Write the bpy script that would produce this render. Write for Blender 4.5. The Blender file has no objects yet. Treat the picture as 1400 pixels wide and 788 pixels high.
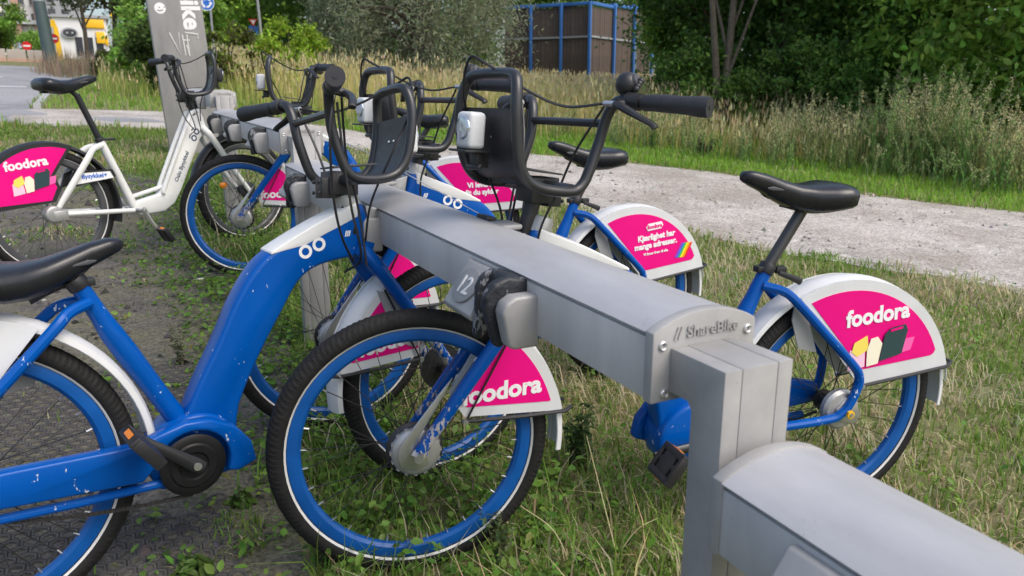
import bpy, bmesh, math, random
import numpy as np
from mathutils import Vector, Matrix

R_ = math.radians
SC = bpy.context.scene
COL = SC.collection
random.seed(7)
RNG = np.random.default_rng(11)

# ------------------------------------------------------------------ camera
CAM = Vector((-0.7152, -0.9142, 1.1803))
YAW, PIT, ROL = 0.4690, 0.2479, -0.0002
fwd = Vector((math.sin(YAW)*math.cos(PIT), math.cos(YAW)*math.cos(PIT), -math.sin(PIT)))
rgt = Vector((math.cos(YAW), -math.sin(YAW), 0))
upv = rgt.cross(fwd)
cd = bpy.data.cameras.new('camera')
cd.sensor_width = 36.0
cd.lens = 1044.5/1400*36
cd.clip_start = 0.02
cd.clip_end = 2000
cd.dof.use_dof = True
cd.dof.focus_distance = 2.0
cd.dof.aperture_fstop = 7.0
camo = bpy.data.objects.new('camera', cd)
COL.objects.link(camo)
mw = Matrix((rgt, upv, -fwd)).transposed().to_4x4()
mw.translation = CAM
camo.matrix_world = mw
SC.camera = camo

# ------------------------------------------------------------------ light
SUN_EL, SUN_AZ = R_(52), R_(150)      # azimuth clockwise from +Y
w = bpy.data.worlds.new('World'); SC.world = w; w.use_nodes = True
nt = w.node_tree
sky = nt.nodes.new('ShaderNodeTexSky'); sky.sky_type = 'NISHITA'; sky.sun_disc = False
sky.sun_elevation = SUN_EL; sky.sun_rotation = SUN_AZ
sky.air_density = 1.0; sky.dust_density = 4.0; sky.ozone_density = 1.0
hs = nt.nodes.new('ShaderNodeHueSaturation'); hs.inputs['Saturation'].default_value = 0.95
bg = nt.nodes['Background']; bg.inputs['Strength'].default_value = 0.15
nt.links.new(sky.outputs[0], hs.inputs['Color']); nt.links.new(hs.outputs[0], bg.inputs['Color'])
sl = bpy.data.lights.new('sun', 'SUN'); sl.energy = 0.9; sl.angle = R_(40); sl.color = (1.0, .96, .90)
so = bpy.data.objects.new('sun', sl); COL.objects.link(so)
sdir = Vector((math.sin(SUN_AZ)*math.cos(SUN_EL), math.cos(SUN_AZ)*math.cos(SUN_EL), math.sin(SUN_EL)))
so.rotation_euler = sdir.to_track_quat('Z', 'Y').to_euler()
so.location = (0, 0, 30)
vs = SC.view_settings
vs.view_transform = 'Standard'; vs.look = 'None'; vs.exposure = 0.68; vs.gamma = 1; vs.use_curve_mapping = False

# ------------------------------------------------------------------ terrain
SY, SX = 0.05906, -0.02238
def tz(x, y): return SY*y + SX*x
def gpt(x, y, dz=0.0): return Vector((x, y, tz(x, y)+dz))
def az_of(px): return YAW + math.atan((px-700)/(1044.5*1.045))
def pol(px, dist):
    a = az_of(px)
    return CAM.x + math.sin(a)*dist, CAM.y + math.cos(a)*dist
def zat(py, dist):           # height seen at picture row py at a given distance (helper for real sizes)
    return CAM.z + dist*math.tan(math.atan((394-py)/1044.5) - PIT)

# ------------------------------------------------------------------ materials
MATS = {}
def _new(name):
    m = bpy.data.materials.new(name); m.use_nodes = True
    return m, m.node_tree, m.node_tree.nodes['Principled BSDF']
def mat(name, col, rough=.5, metal=0., coat=0., noise=0., nscale=30., bump=0., bscale=200., spec=.5, trans=0., emis=None):
    m, t, b = _new(name)
    b.inputs['Base Color'].default_value = (*col, 1); b.inputs['Roughness'].default_value = rough
    b.inputs['Metallic'].default_value = metal; b.inputs['Coat Weight'].default_value = coat
    b.inputs['Coat Roughness'].default_value = .12
    b.inputs['Specular IOR Level'].default_value = spec
    if trans: b.inputs['Transmission Weight'].default_value = trans
    tc = t.nodes.new('ShaderNodeTexCoord')
    if noise:
        n = t.nodes.new('ShaderNodeTexNoise'); n.inputs['Scale'].default_value = nscale; n.inputs['Detail'].default_value = 6
        t.links.new(tc.outputs['Object'], n.inputs['Vector'])
        mx = t.nodes.new('ShaderNodeMix'); mx.data_type = 'RGBA'; mx.blend_type = 'MIX'
        lo = tuple(max(0, c*(1-noise)) for c in col); hi = tuple(min(1, c*(1+noise)+noise*.01) for c in col)
        mx.inputs[6].default_value = (*lo, 1); mx.inputs[7].default_value = (*hi, 1)
        t.links.new(n.outputs['Fac'], mx.inputs[0]); t.links.new(mx.outputs[2], b.inputs['Base Color'])
        mr = t.nodes.new('ShaderNodeMapRange'); mr.inputs[3].default_value = rough*.8; mr.inputs[4].default_value = min(1, rough*1.25)
        t.links.new(n.outputs['Fac'], mr.inputs[0]); t.links.new(mr.outputs[0], b.inputs['Roughness'])
    if bump:
        n2 = t.nodes.new('ShaderNodeTexNoise'); n2.inputs['Scale'].default_value = bscale; n2.inputs['Detail'].default_value = 4
        t.links.new(tc.outputs['Object'], n2.inputs['Vector'])
        bp = t.nodes.new('ShaderNodeBump'); bp.inputs['Strength'].default_value = bump; bp.inputs['Distance'].default_value = .002
        t.links.new(n2.outputs['Fac'], bp.inputs['Height']); t.links.new(bp.outputs[0], b.inputs['Normal'])
    MATS[name] = m
    return m
def paint(name, col, chip, thr, cscale, chip2=None, rough=.28, lowwear=False, bump=0.):
    """glossy paint with scratched-off chips"""
    m, t, b = _new(name)
    b.inputs['Roughness'].default_value = rough; b.inputs['Coat Weight'].default_value = .15; b.inputs['Coat Roughness'].default_value = .1; b.inputs['Specular IOR Level'].default_value = .18
    tc = t.nodes.new('ShaderNodeTexCoord')
    mp = t.nodes.new('ShaderNodeMapping'); mp.inputs['Scale'].default_value = (1, 1, .45)
    t.links.new(tc.outputs['Object'], mp.inputs['Vector'])
    n = t.nodes.new('ShaderNodeTexNoise'); n.inputs['Scale'].default_value = cscale; n.inputs['Detail'].default_value = 5; n.inputs['Roughness'].default_value = .62
    n1 = t.nodes.new('ShaderNodeTexNoise'); n1.inputs['Scale'].default_value = cscale*.16; n1.inputs['Detail'].default_value = 2
    t.links.new(mp.outputs[0], n.inputs['Vector']); t.links.new(tc.outputs['Object'], n1.inputs['Vector'])
    ml = t.nodes.new('ShaderNodeMath'); ml.operation = 'MULTIPLY'
    t.links.new(n.outputs['Fac'], ml.inputs[0]); t.links.new(n1.outputs['Fac'], ml.inputs[1])
    rp = t.nodes.new('ShaderNodeMapRange'); rp.inputs[1].default_value = thr; rp.inputs[2].default_value = thr+.012
    if lowwear:
        sz = t.nodes.new('ShaderNodeSeparateXYZ'); t.links.new(tc.outputs['Object'], sz.inputs[0])
        zr = t.nodes.new('ShaderNodeMapRange'); zr.inputs[1].default_value = .56; zr.inputs[2].default_value = .42; zr.inputs[3].default_value = .45; zr.inputs[4].default_value = 1.0
        t.links.new(sz.outputs[2], zr.inputs[0]); m5 = t.nodes.new('ShaderNodeMath'); m5.operation = 'MULTIPLY'
        t.links.new(ml.outputs[0], m5.inputs[0]); t.links.new(zr.outputs[0], m5.inputs[1]); t.links.new(m5.outputs[0], rp.inputs[0])
    else: t.links.new(ml.outputs[0], rp.inputs[0])
    n3 = t.nodes.new('ShaderNodeTexNoise'); n3.inputs['Scale'].default_value = 9; n3.inputs['Detail'].default_value = 8
    t.links.new(tc.outputs['Object'], n3.inputs['Vector'])
    mv = t.nodes.new('ShaderNodeMix'); mv.data_type = 'RGBA'
    mv.inputs[6].default_value = (*[c*.86 for c in col], 1); mv.inputs[7].default_value = (*[min(1, c*1.14) for c in col], 1)
    t.links.new(n3.outputs['Fac'], mv.inputs[0])
    mx = t.nodes.new('ShaderNodeMix'); mx.data_type = 'RGBA'
    t.links.new(rp.outputs[0], mx.inputs[0]); t.links.new(mv.outputs[2], mx.inputs[6])
    if chip2:
        mc = t.nodes.new('ShaderNodeMix'); mc.data_type = 'RGBA'
        mc.inputs[6].default_value = (*chip, 1); mc.inputs[7].default_value = (*chip2, 1)
        n4 = t.nodes.new('ShaderNodeTexNoise'); n4.inputs['Scale'].default_value = 60
        t.links.new(tc.outputs['Object'], n4.inputs['Vector']); t.links.new(n4.outputs['Fac'], mc.inputs[0]); t.links.new(mc.outputs[2], mx.inputs[7])
    else: mx.inputs[7].default_value = (*chip, 1)
    t.links.new(mx.outputs[2], b.inputs['Base Color'])
    if bump:
        nb = t.nodes.new('ShaderNodeTexNoise'); nb.inputs['Scale'].default_value = 42; nb.inputs['Detail'].default_value = 5
        t.links.new(tc.outputs['Object'], nb.inputs['Vector']); bq = t.nodes.new('ShaderNodeBump'); bq.inputs['Strength'].default_value = bump; bq.inputs['Distance'].default_value = .008
        t.links.new(nb.outputs['Fac'], bq.inputs['Height']); t.links.new(bq.outputs[0], b.inputs['Normal'])
    MATS[name] = m
    return m
BLUE = (.0, .076, .35)
paint('blue_paint', BLUE, (.55, .60, .66), .41, 190)
paint('blue_worn', BLUE, (.55, .58, .62), .262, 120, chip2=(.30, .20, .12), lowwear=True)
paint('white_paint', (.72, .73, .71), (.35, .34, .32), .43, 80)
mat('rim_blue', (.001, .076, .30), .42, noise=.35, nscale=14, coat=.1, spec=.3)
mat('white_plastic', (.62, .635, .64), .4, noise=.13, nscale=9)
mat('pink_print', (.74, .0, .20), .45, noise=.12, nscale=7, spec=.25)
mat('pink_light', (.86, .12, .40), .4)
mat('pale_pink', (.85, .55, .68), .4)
mat('cream_print', (.85, .80, .62), .4)
mat('yellow_print', (.85, .68, .12), .4)
mat('bag_print', (.022, .055, .06), .4)
mat('white_print', (.82, .82, .82), .45)
mat('black_plastic', (.018, .018, .02), .42, noise=.25, nscale=40, bump=.25, bscale=300)
mat('black_paint', (.02, .021, .024), .36, noise=.25, nscale=18, coat=.15)
mat('saddle_vinyl', (.012, .013, .016), .27, noise=.2, nscale=30, bump=.15, bscale=500)
mat('grip_rubber', (.02, .021, .025), .5, noise=.3, nscale=60)
mat('dark_grey', (.06, .062, .067), .45, noise=.15, nscale=20)
paint('rubber_guide', (.026, .029, .034), (.20, .21, .22), .335, 150, rough=.45, bump=.9)
mat('badge_grey', (.22, .225, .23), .5, noise=.15, nscale=40)
mat('ring_black', (.007, .007, .008), .5, noise=.3, nscale=40, spec=.3)
mat('silver', (.62, .62, .61), .3, metal=.85, noise=.15, nscale=40)
mat('cast_alu', (.42, .42, .41), .42, metal=.6, noise=.2, nscale=40, bump=.3, bscale=150)
mat('post_steel', (.075, .073, .072), .35, metal=.5, noise=.2, nscale=60)
mat('spoke_steel', (.05, .05, .052), .35, metal=.6)
mat('chain_steel', (.045, .042, .04), .5, metal=.5, noise=.4, nscale=200)
mat('plate_grey', (.34, .35, .36), .45, metal=.2, noise=.1, nscale=20)
mat('reflect_stripe', (.62, .62, .6), .5, noise=.12, nscale=80)
mat('lens', (.55, .60, .68), .08, metal=.7, noise=.25, nscale=160)
mat('orange_reflector', (.75, .23, .01), .25, coat=.4, noise=.2, nscale=200)
mat('red_reflector', (.5, .01, .01), .25, coat=.4)
mat('cable', (.012, .012, .014), .4)
mat('logo_dark', (.03, .05, .12), .4)
# anodised rail with handling streaks
def rail_mat(name, col, rough, streak):
    m, t, b = _new(name)
    b.inputs['Metallic'].default_value = .12
    tc = t.nodes.new('ShaderNodeTexCoord')
    mp = t.nodes.new('ShaderNodeMapping'); mp.inputs['Scale'].default_value = streak
    t.links.new(tc.outputs['Object'], mp.inputs['Vector'])
    n = t.nodes.new('ShaderNodeTexNoise'); n.inputs['Scale'].default_value = 6; n.inputs['Detail'].default_value = 9; n.inputs['Roughness'].default_value = .65
    t.links.new(mp.outputs[0], n.inputs['Vector'])
    n2 = t.nodes.new('ShaderNodeTexNoise'); n2.inputs['Scale'].default_value = 420; n2.inputs['Detail'].default_value = 2
    t.links.new(tc.outputs['Object'], n2.inputs['Vector'])
    n3 = t.nodes.new('ShaderNodeTexNoise'); n3.inputs['Scale'].default_value = 150; n3.inputs['Detail'].default_value = 3
    t.links.new(tc.outputs['Object'], n3.inputs['Vector'])
    sp = t.nodes.new('ShaderNodeMapRange'); sp.inputs[1].default_value = .70; sp.inputs[2].default_value = .76
    t.links.new(n3.outputs['Fac'], sp.inputs[0])
    r1 = t.nodes.new('ShaderNodeMapRange'); r1.inputs[1].default_value = .3; r1.inputs[2].default_value = .72
    t.links.new(n.outputs['Fac'], r1.inputs[0])
    mx = t.nodes.new('ShaderNodeMix'); mx.data_type = 'RGBA'
    mx.inputs[6].default_value = (*[c*.74 for c in col], 1); mx.inputs[7].default_value = (*[c*1.1 for c in col], 1)
    t.links.new(r1.outputs[0], mx.inputs[0])
    m2 = t.nodes.new('ShaderNodeMix'); m2.data_type = 'RGBA'; m2.inputs[7].default_value = (.12, .11, .10, 1)
    m3 = t.nodes.new('ShaderNodeMath'); m3.operation = 'MULTIPLY'; m3.inputs[1].default_value = .35
    t.links.new(sp.outputs[0], m3.inputs[0]); t.links.new(m3.outputs[0], m2.inputs[0])
    t.links.new(mx.outputs[2], m2.inputs[6]); t.links.new(m2.outputs[2], b.inputs['Base Color'])
    r2 = t.nodes.new('ShaderNodeMapRange'); r2.inputs[3].default_value = rough*.85; r2.inputs[4].default_value = rough*1.2
    t.links.new(n.outputs['Fac'], r2.inputs[0]); t.links.new(r2.outputs[0], b.inputs['Roughness'])
    bp = t.nodes.new('ShaderNodeBump'); bp.inputs['Strength'].default_value = .06; bp.inputs['Distance'].default_value = .001
    t.links.new(n2.outputs['Fac'], bp.inputs['Height']); t.links.new(bp.outputs[0], b.inputs['Normal'])
    MATS[name] = m
rail_mat('rail_side', (.54, .535, .525), .45, (1, 1, .25))
rail_mat('rail_top', (.43, .435, .45), .42, (1, .35, 1))
rail_mat('rail_cap', (.37, .365, .355), .48, (1, 1, 1))
rail_mat('slab_grey', (.30, .295, .29), .5, (1, 1, .3))
# tyre with a slanted tread relief
def tyre_mat():
    m, t, b = _new('tyre_rubber')
    tc = t.nodes.new('ShaderNodeTexCoord'); sx = t.nodes.new('ShaderNodeSeparateXYZ')
    t.links.new(tc.outputs['Object'], sx.inputs[0])
    def mth(op, a, c=None):
        n = t.nodes.new('ShaderNodeMath'); n.operation = op
        for i, v in enumerate((a, c)):
            if v is None: continue
            if isinstance(v, (int, float)): n.inputs[i].default_value = v
            else: t.links.new(v, n.inputs[i])
        return n.outputs[0]
    ang = mth('ARCTAN2', sx.outputs[2], sx.outputs[0])
    ay = mth('ABSOLUTE', sx.outputs[1])
    ph = mth('ADD', mth('MULTIPLY', ang, 86.0), mth('MULTIPLY', ay, 420.0))
    s1 = mth('SINE', ph)
    s2 = mth('SINE', mth('ADD', mth('MULTIPLY', ang, 43.0), mth('MULTIPLY', ay, -260.0)))
    hh = mth('MAXIMUM', mth('GREATER_THAN', s1, .55), mth('GREATER_THAN', s2, .82))
    bp = t.nodes.new('ShaderNodeBump'); bp.inputs['Strength'].default_value = .9; bp.inputs['Distance'].default_value = .004; bp.invert = True
    t.links.new(hh, bp.inputs['Height']); t.links.new(bp.outputs[0], b.inputs['Normal'])
    n = t.nodes.new('ShaderNodeTexNoise'); n.inputs['Scale'].default_value = 30; n.inputs['Detail'].default_value = 8
    t.links.new(tc.outputs['Object'], n.inputs['Vector'])
    mx = t.nodes.new('ShaderNodeMix'); mx.data_type = 'RGBA'
    mx.inputs[6].default_value = (.005, .005, .006, 1); mx.inputs[7].default_value = (.020, .019, .018, 1)
    t.links.new(n.outputs['Fac'], mx.inputs[0]); t.links.new(mx.outputs[2], b.inputs['Base Color'])
    b.inputs['Roughness'].default_value = .7; b.inputs['Specular IOR Level'].default_value = .3
    MATS['tyre_rubber'] = m
tyre_mat()
# leaves and grass take their own tint from a vertex colour
def leaf_mat(name, rough=.55, transl=.3):
    m = bpy.data.materials.new(name); m.use_nodes = True; t = m.node_tree
    b = t.nodes['Principled BSDF']; b.inputs['Roughness'].default_value = rough; b.inputs['Specular IOR Level'].default_value = .3
    a = t.nodes.new('ShaderNodeAttribute'); a.attribute_name = 'Col'
    tr = t.nodes.new('ShaderNodeBsdfTranslucent'); ms = t.nodes.new('ShaderNodeMixShader'); ms.inputs[0].default_value = transl
    t.links.new(a.outputs['Color'], b.inputs['Base Color']); t.links.new(a.outputs['Color'], tr.inputs['Color'])
    t.links.new(b.outputs[0], ms.inputs[1]); t.links.new(tr.outputs[0], ms.inputs[2])
    t.links.new(ms.outputs[0], t.nodes['Material Output'].inputs['Surface'])
    MATS[name] = m
leaf_mat('leaf', .5, .5); leaf_mat('blade', .6, .52)
def ground_mat(name, cols, scales, bump=.6, bscale=60, rough=.95, speck=None):
    m, t, b = _new(name); b.inputs['Roughness'].default_value = rough; b.inputs['Specular IOR Level'].default_value = .2
    tc = t.nodes.new('ShaderNodeTexCoord'); prev = None
    for i, (c, s) in enumerate(zip(cols[1:], scales)):
        n = t.nodes.new('ShaderNodeTexNoise'); n.inputs['Scale'].default_value = s; n.inputs['Detail'].default_value = 8; n.inputs['Roughness'].default_value = .65
        t.links.new(tc.outputs['Object'], n.inputs['Vector'])
        mr = t.nodes.new('ShaderNodeMapRange'); mr.inputs[1].default_value = .42; mr.inputs[2].default_value = .62
        t.links.new(n.outputs['Fac'], mr.inputs[0])
        mx = t.nodes.new('ShaderNodeMix'); mx.data_type = 'RGBA'; t.links.new(mr.outputs[0], mx.inputs[0])
        if prev is None: mx.inputs[6].default_value = (*cols[0], 1)
        else: t.links.new(prev, mx.inputs[6])
        mx.inputs[7].default_value = (*c, 1); prev = mx.outputs[2]
    if speck:
        v = t.nodes.new('ShaderNodeTexVoronoi'); v.inputs['Scale'].default_value = speck
        t.links.new(tc.outputs['Object'], v.inputs['Vector'])
        sv = t.nodes.new('ShaderNodeSeparateColor'); t.links.new(v.outputs['Color'], sv.inputs[0])
        mr = t.nodes.new('ShaderNodeMapRange'); mr.inputs[3].default_value = .62; mr.inputs[4].default_value = 1.35
        t.links.new(sv.outputs[0], mr.inputs[0])
        mm = t.nodes.new('ShaderNodeMix'); mm.data_type = 'RGBA'; mm.blend_type = 'MULTIPLY'; mm.inputs[0].default_value = 1
        t.links.new(prev, mm.inputs[6]); t.links.new(mr.outputs[0], mm.inputs[7]); prev = mm.outputs[2]
    t.links.new(prev, b.inputs['Base Color'])
    n2 = t.nodes.new('ShaderNodeTexNoise'); n2.inputs['Scale'].default_value = bscale; n2.inputs['Detail'].default_value = 8; n2.inputs['Roughness'].default_value = .7
    t.links.new(tc.outputs['Object'], n2.inputs['Vector'])
    bp = t.nodes.new('ShaderNodeBump'); bp.inputs['Strength'].default_value = bump; bp.inputs['Distance'].default_value = .012
    t.links.new(n2.outputs['Fac'], bp.inputs['Height']); t.links.new(bp.outputs[0], b.inputs['Normal'])
    MATS[name] = m
ground_mat('soil_grass', [(.17, .185, .07), (.13, .175, .05), (.26, .24, .12), (.15, .14, .075)], [1.2, 4, 14], .8, 50)
ground_mat('dirt', [(.12, .113, .105), (.165, .153, .14), (.095, .09, .086), (.14, .135, .09)], [1.6, 9, 2.5], .9, 70, speck=110)
ground_mat('gravel', [(.46, .43, .395), (.29, .265, .24), (.50, .475, .44), (.33, .30, .265)], [.6, 7, 1.1], .7, 90, speck=75)
ground_mat('asphalt', [(.27, .275, .29), (.21, .215, .225), (.31, .31, .32)], [1.5, .35], .4, 120, .9, speck=160)
ground_mat('mat_rubber', [(.085, .083, .08), (.12, .115, .108), (.07, .068, .066)], [6, 30], .5, 120)
ground_mat('stone', [(.33, .32, .3), (.24, .23, .22), (.4, .39, .37)], [20, 60], .6, 120)
ground_mat('bark', [(.085, .07, .055), (.05, .042, .034), (.12, .1, .08)], [6, 22], 1., 30)
ground_mat('bark_pale', [(.12, .10, .08), (.085, .07, .055), (.16, .135, .11)], [6, 22], 1., 30)
mat('road_paint', (.62, .62, .60), .7, noise=.2, nscale=10)
mat('concrete', (.40, .36, .32), .8, noise=.18, nscale=3)
mat('concrete_grey', (.36, .36, .36), .8, noise=.18, nscale=2)
mat('brick_pink', (.48, .30, .23), .85, noise=.2, nscale=4)
mat('window_dark', (.03, .035, .05), .12, spec=.8)
mat('facade_white', (.66, .66, .66), .7, noise=.08, nscale=1)
mat('facade_grey', (.30, .31, .33), .7, noise=.12, nscale=1)
mat('yellow_paint', (.80, .45, .01), .5, noise=.1, nscale=3)
mat('cloth_yellow', (.85, .52, .02), .8, noise=.1, nscale=5)
mat('sign_blue', (.01, .13, .55), .4)
mat('sign_red', (.60, .01, .02), .4)
mat('sign_white', (.78, .78, .78), .4)
mat('pole_green', (.055, .085, .085), .5, noise=.2, nscale=8)
mat('pole_grey', (.33, .34, .35), .45, metal=.4)
mat('plank', (.075, .055, .045), .85, noise=.45, nscale=5, bump=.6, bscale=40)
mat('fence_blue', (.03, .13, .38), .55, noise=.2, nscale=5)
mat('gate_white', (.55, .56, .56), .6)
mat('car_silver', (.50, .53, .58), .25, metal=.4, coat=.6)
mat('car_blue', (.18, .24, .42), .25, metal=.3, coat=.6)
mat('litter_white', (.72, .72, .70), .7, noise=.1, nscale=30)
mat('graffiti', (.70, .70, .68), .6)
mat('text_dark', (.10, .10, .10), .6)
# ------------------------------------------------------------------ mesh helpers
def cr(pts, n=6, closed=False):
    """Catmull-Rom smoothing of a list of points"""
    P = [np.array(p, float) for p in pts]; out = []; m = len(P)
    rng = range(m) if closed else range(m-1)
    for i in rng:
        p1, p2 = P[i], P[(i+1) % m]
        p0 = P[i-1] if (i > 0 or closed) else 2*p1-p2
        p3 = P[(i+2) % m] if (i+2 < m or closed) else 2*p2-p1
        for k in range(n):
            t = k/n
            out.append(.5*((2*p1)+(-p0+p2)*t+(2*p0-5*p1+4*p2-p3)*t*t+(-p0+3*p1-3*p2+p3)*t**3))
    if not closed: out.append(P[-1])
    return [tuple(p) for p in out]
class MB:
    def __init__(s): s.v = []; s.f = []
    def add(s, v, f):
        o = len(s.v); s.v += [tuple(p) for p in v]; s.f += [tuple(i+o for i in q) for q in f]; return s
    def tube(s, pts, r, seg=10, cap=True, closed=False, flat=None):
        P = [Vector(p) for p in pts]; n = len(P)
        rr = r if isinstance(r, (list, tuple)) else [r]*n
        if len(rr) != n: rr = list(np.interp(np.linspace(0, 1, n), np.linspace(0, 1, len(rr)), rr))
        T = []
        for i in range(n):
            a = P[i-1] if (i > 0 or closed) else P[i]; b = P[(i+1) % n] if (i < n-1 or closed) else P[i]
            d = (b-a); T.append(d.normalized() if d.length > 1e-9 else Vector((0, 0, 1)))
        N = T[0].orthogonal().normalized()
        if flat is not None:
            fv = Vector(flat[0]); N = (fv - T[0]*fv.dot(T[0])).normalized()
        V = []; F = []
        for i in range(n):
            N = (N - T[i]*N.dot(T[i])).normalized(); B = T[i].cross(N)
            for k in range(seg):
                a = 2*math.pi*k/seg
                sx = flat[1] if flat is not None else 1.
                V.append(P[i] + N*(math.cos(a)*rr[i]*sx) + B*(math.sin(a)*rr[i]))
        m = n if closed else n-1
        for i in range(m):
            j = (i+1) % n
            for k in range(seg):
                l = (k+1) % seg
                F.append((i*seg+k, i*seg+l, j*seg+l, j*seg+k))
        if cap and not closed:
            F.append(tuple(range(seg-1, -1, -1))); F.append(tuple((n-1)*seg+k for k in range(seg)))
        return s.add(V, F)
    def box(s, c, d, rot=None):
        c = Vector(c); V = []
        for sx in (-1, 1):
            for sy in (-1, 1):
                for sz in (-1, 1):
                    p = Vector((sx*d[0]/2, sy*d[1]/2, sz*d[2]/2))
                    if rot is not None: p = rot @ p
                    V.append(c+p)
        return s.add(V, [(0, 1, 3, 2), (4, 6, 7, 5), (0, 4, 5, 1), (2, 3, 7, 6), (0, 2, 6, 4), (1, 5, 7, 3)])
    def prism(s, poly, a, b, fn):
        """poly: 2D outline, fn(p, q, h) -> 3D, between h=a and h=b"""
        n = len(poly); V = [fn(p[0], p[1], a) for p in poly]+[fn(p[0], p[1], b) for p in poly]
        F = [tuple(range(n-1, -1, -1)), tuple(range(n, 2*n))]
        F += [(i, (i+1) % n, n+(i+1) % n, n+i) for i in range(n)]
        return s.add(V, F)
    def lathe(s, prof, c, axis='y', seg=48, a0=0., a1=2*math.pi, closed_prof=False):
        """prof: (radius, along-axis) points turned round an axis through c"""
        full = abs(a1-a0-2*math.pi) < 1e-6; n = seg if full else seg+1; m = len(prof); V = []; F = []
        for i in range(n):
            a = a0+(a1-a0)*i/seg; ca, sa = math.cos(a), math.sin(a)
            for r, h in prof:
                if axis == 'y': p = (c[0]+r*ca, c[1]+h, c[2]+r*sa)
                elif axis == 'z': p = (c[0]+r*ca, c[1]+r*sa, c[2]+h)
                else: p = (c[0]+h, c[1]+r*ca, c[2]+r*sa)
                V.append(p)
        for i in range(n if full else n-1):
            j = (i+1) % n
            for k in range(m if closed_prof else m-1):
                l = (k+1) % m
                F.append((i*m+k, j*m+k, j*m+l, i*m+l))
        if not full and closed_prof:
            F.append(tuple(range(m))); F.append(tuple((n-1)*m+k for k in range(m-1, -1, -1)))
        return s.add(V, F)
    def ball(s, c, r, seg=14, ring=8):
        r = (r, r, r) if isinstance(r, (int, float)) else r
        V = [(c[0], c[1], c[2]+r[2])]; F = []
        for i in range(1, ring):
            t = math.pi*i/ring
            for k in range(seg):
                a = 2*math.pi*k/seg
                V.append((c[0]+r[0]*math.sin(t)*math.cos(a), c[1]+r[1]*math.sin(t)*math.sin(a), c[2]+r[2]*math.cos(t)))
        V.append((c[0], c[1], c[2]-r[2])); L = len(V)-1
        for k in range(seg): F.append((0, 1+k, 1+(k+1) % seg))
        for i in range(ring-2):
            for k in range(seg):
                a = 1+i*seg+k; b = 1+i*seg+(k+1) % seg
                F.append((a, a+seg, b+seg, b))
        for k in range(seg): F.append((L, 1+(ring-2)*seg+(k+1) % seg, 1+(ring-2)*seg+k))
        return s.add(V, F)
    def mesh(s, bevel=0, bseg=2, angle=35, clean=True):
        me = bpy.data.meshes.new('m'); me.from_pydata(s.v, [], s.f)
        bm = bmesh.new(); bm.from_mesh(me)
        bmesh.ops.recalc_face_normals(bm, faces=bm.faces)
        if bevel:
            es = [e for e in bm.edges if len(e.link_faces) == 2 and e.calc_face_angle(0) > R_(30)]
            bmesh.ops.bevel(bm, geom=es, offset=bevel, segments=bseg, affect='EDGES', profile=.5, clamp_overlap=True)
        bm.to_mesh(me); bm.free()
        for p in me.polygons: p.use_smooth = True
        me.set_sharp_from_angle(angle=R_(angle))
        return me
    def build(s, name, m, parent=None, **k):
        return link(name, s.mesh(**k), m, parent)
def link(name, me, m, parent=None):
    me.name = name
    if m is not None and not me.materials: me.materials.append(MATS[m] if isinstance(m, str) else m)
    o = bpy.data.objects.new(name, me); COL.objects.link(o)
    if parent is not None: o.parent = parent
    return o
def empty(name, label, cat, group=None, mwx=None):
    o = bpy.data.objects.new(name, None); COL.objects.link(o); o.empty_display_size = .1
    if mwx is not None: o.matrix_world = mwx
    tag(o, label, cat, group); return o
def tag(o, label, cat, group=None, kind=None):
    o['label'] = label; o['category'] = cat
    if group: o['group'] = group
    if kind: o['kind'] = kind
    return o
def structure(o, label=None, cat=None):
    o['kind'] = 'structure'
    if label: o['label'] = label; o['category'] = cat
    return o
_txt = {}
def text_mesh(txt, size, bold=.0, ext=.0008, align='CENTER', shear=0., space=1.):
    key = (txt, size, bold, ext, align, shear, space)
    if key in _txt: return _txt[key].copy()
    cu = bpy.data.curves.new('t', 'FONT'); cu.body = txt; cu.size = size; cu.offset = bold; cu.extrude = ext
    cu.align_x = align; cu.shear = shear; cu.space_character = space; cu.resolution_u = 3
    o = bpy.data.objects.new('t', cu); COL.objects.link(o)
    dg = bpy.context.evaluated_depsgraph_get(); me = bpy.data.meshes.new_from_object(o.evaluated_get(dg))
    bpy.data.objects.remove(o); _txt[key] = me
    me.materials.clear()
    return me.copy()
def place_text(name, txt, size, m, parent, org, ex, ey, **k):
    me = text_mesh(txt, size, **k); ex = Vector(ex).normalized(); ey = Vector(ey).normalized(); ez = ex.cross(ey)
    M = Matrix((ex, ey, ez)).transposed().to_4x4(); M.translation = Vector(org)
    me.transform(M); return link(name, me, m, parent)

UW = lambda off=0.: (lambda p, q, h: (p, h, q))      # side outline (forward, up) pushed sideways

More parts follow.
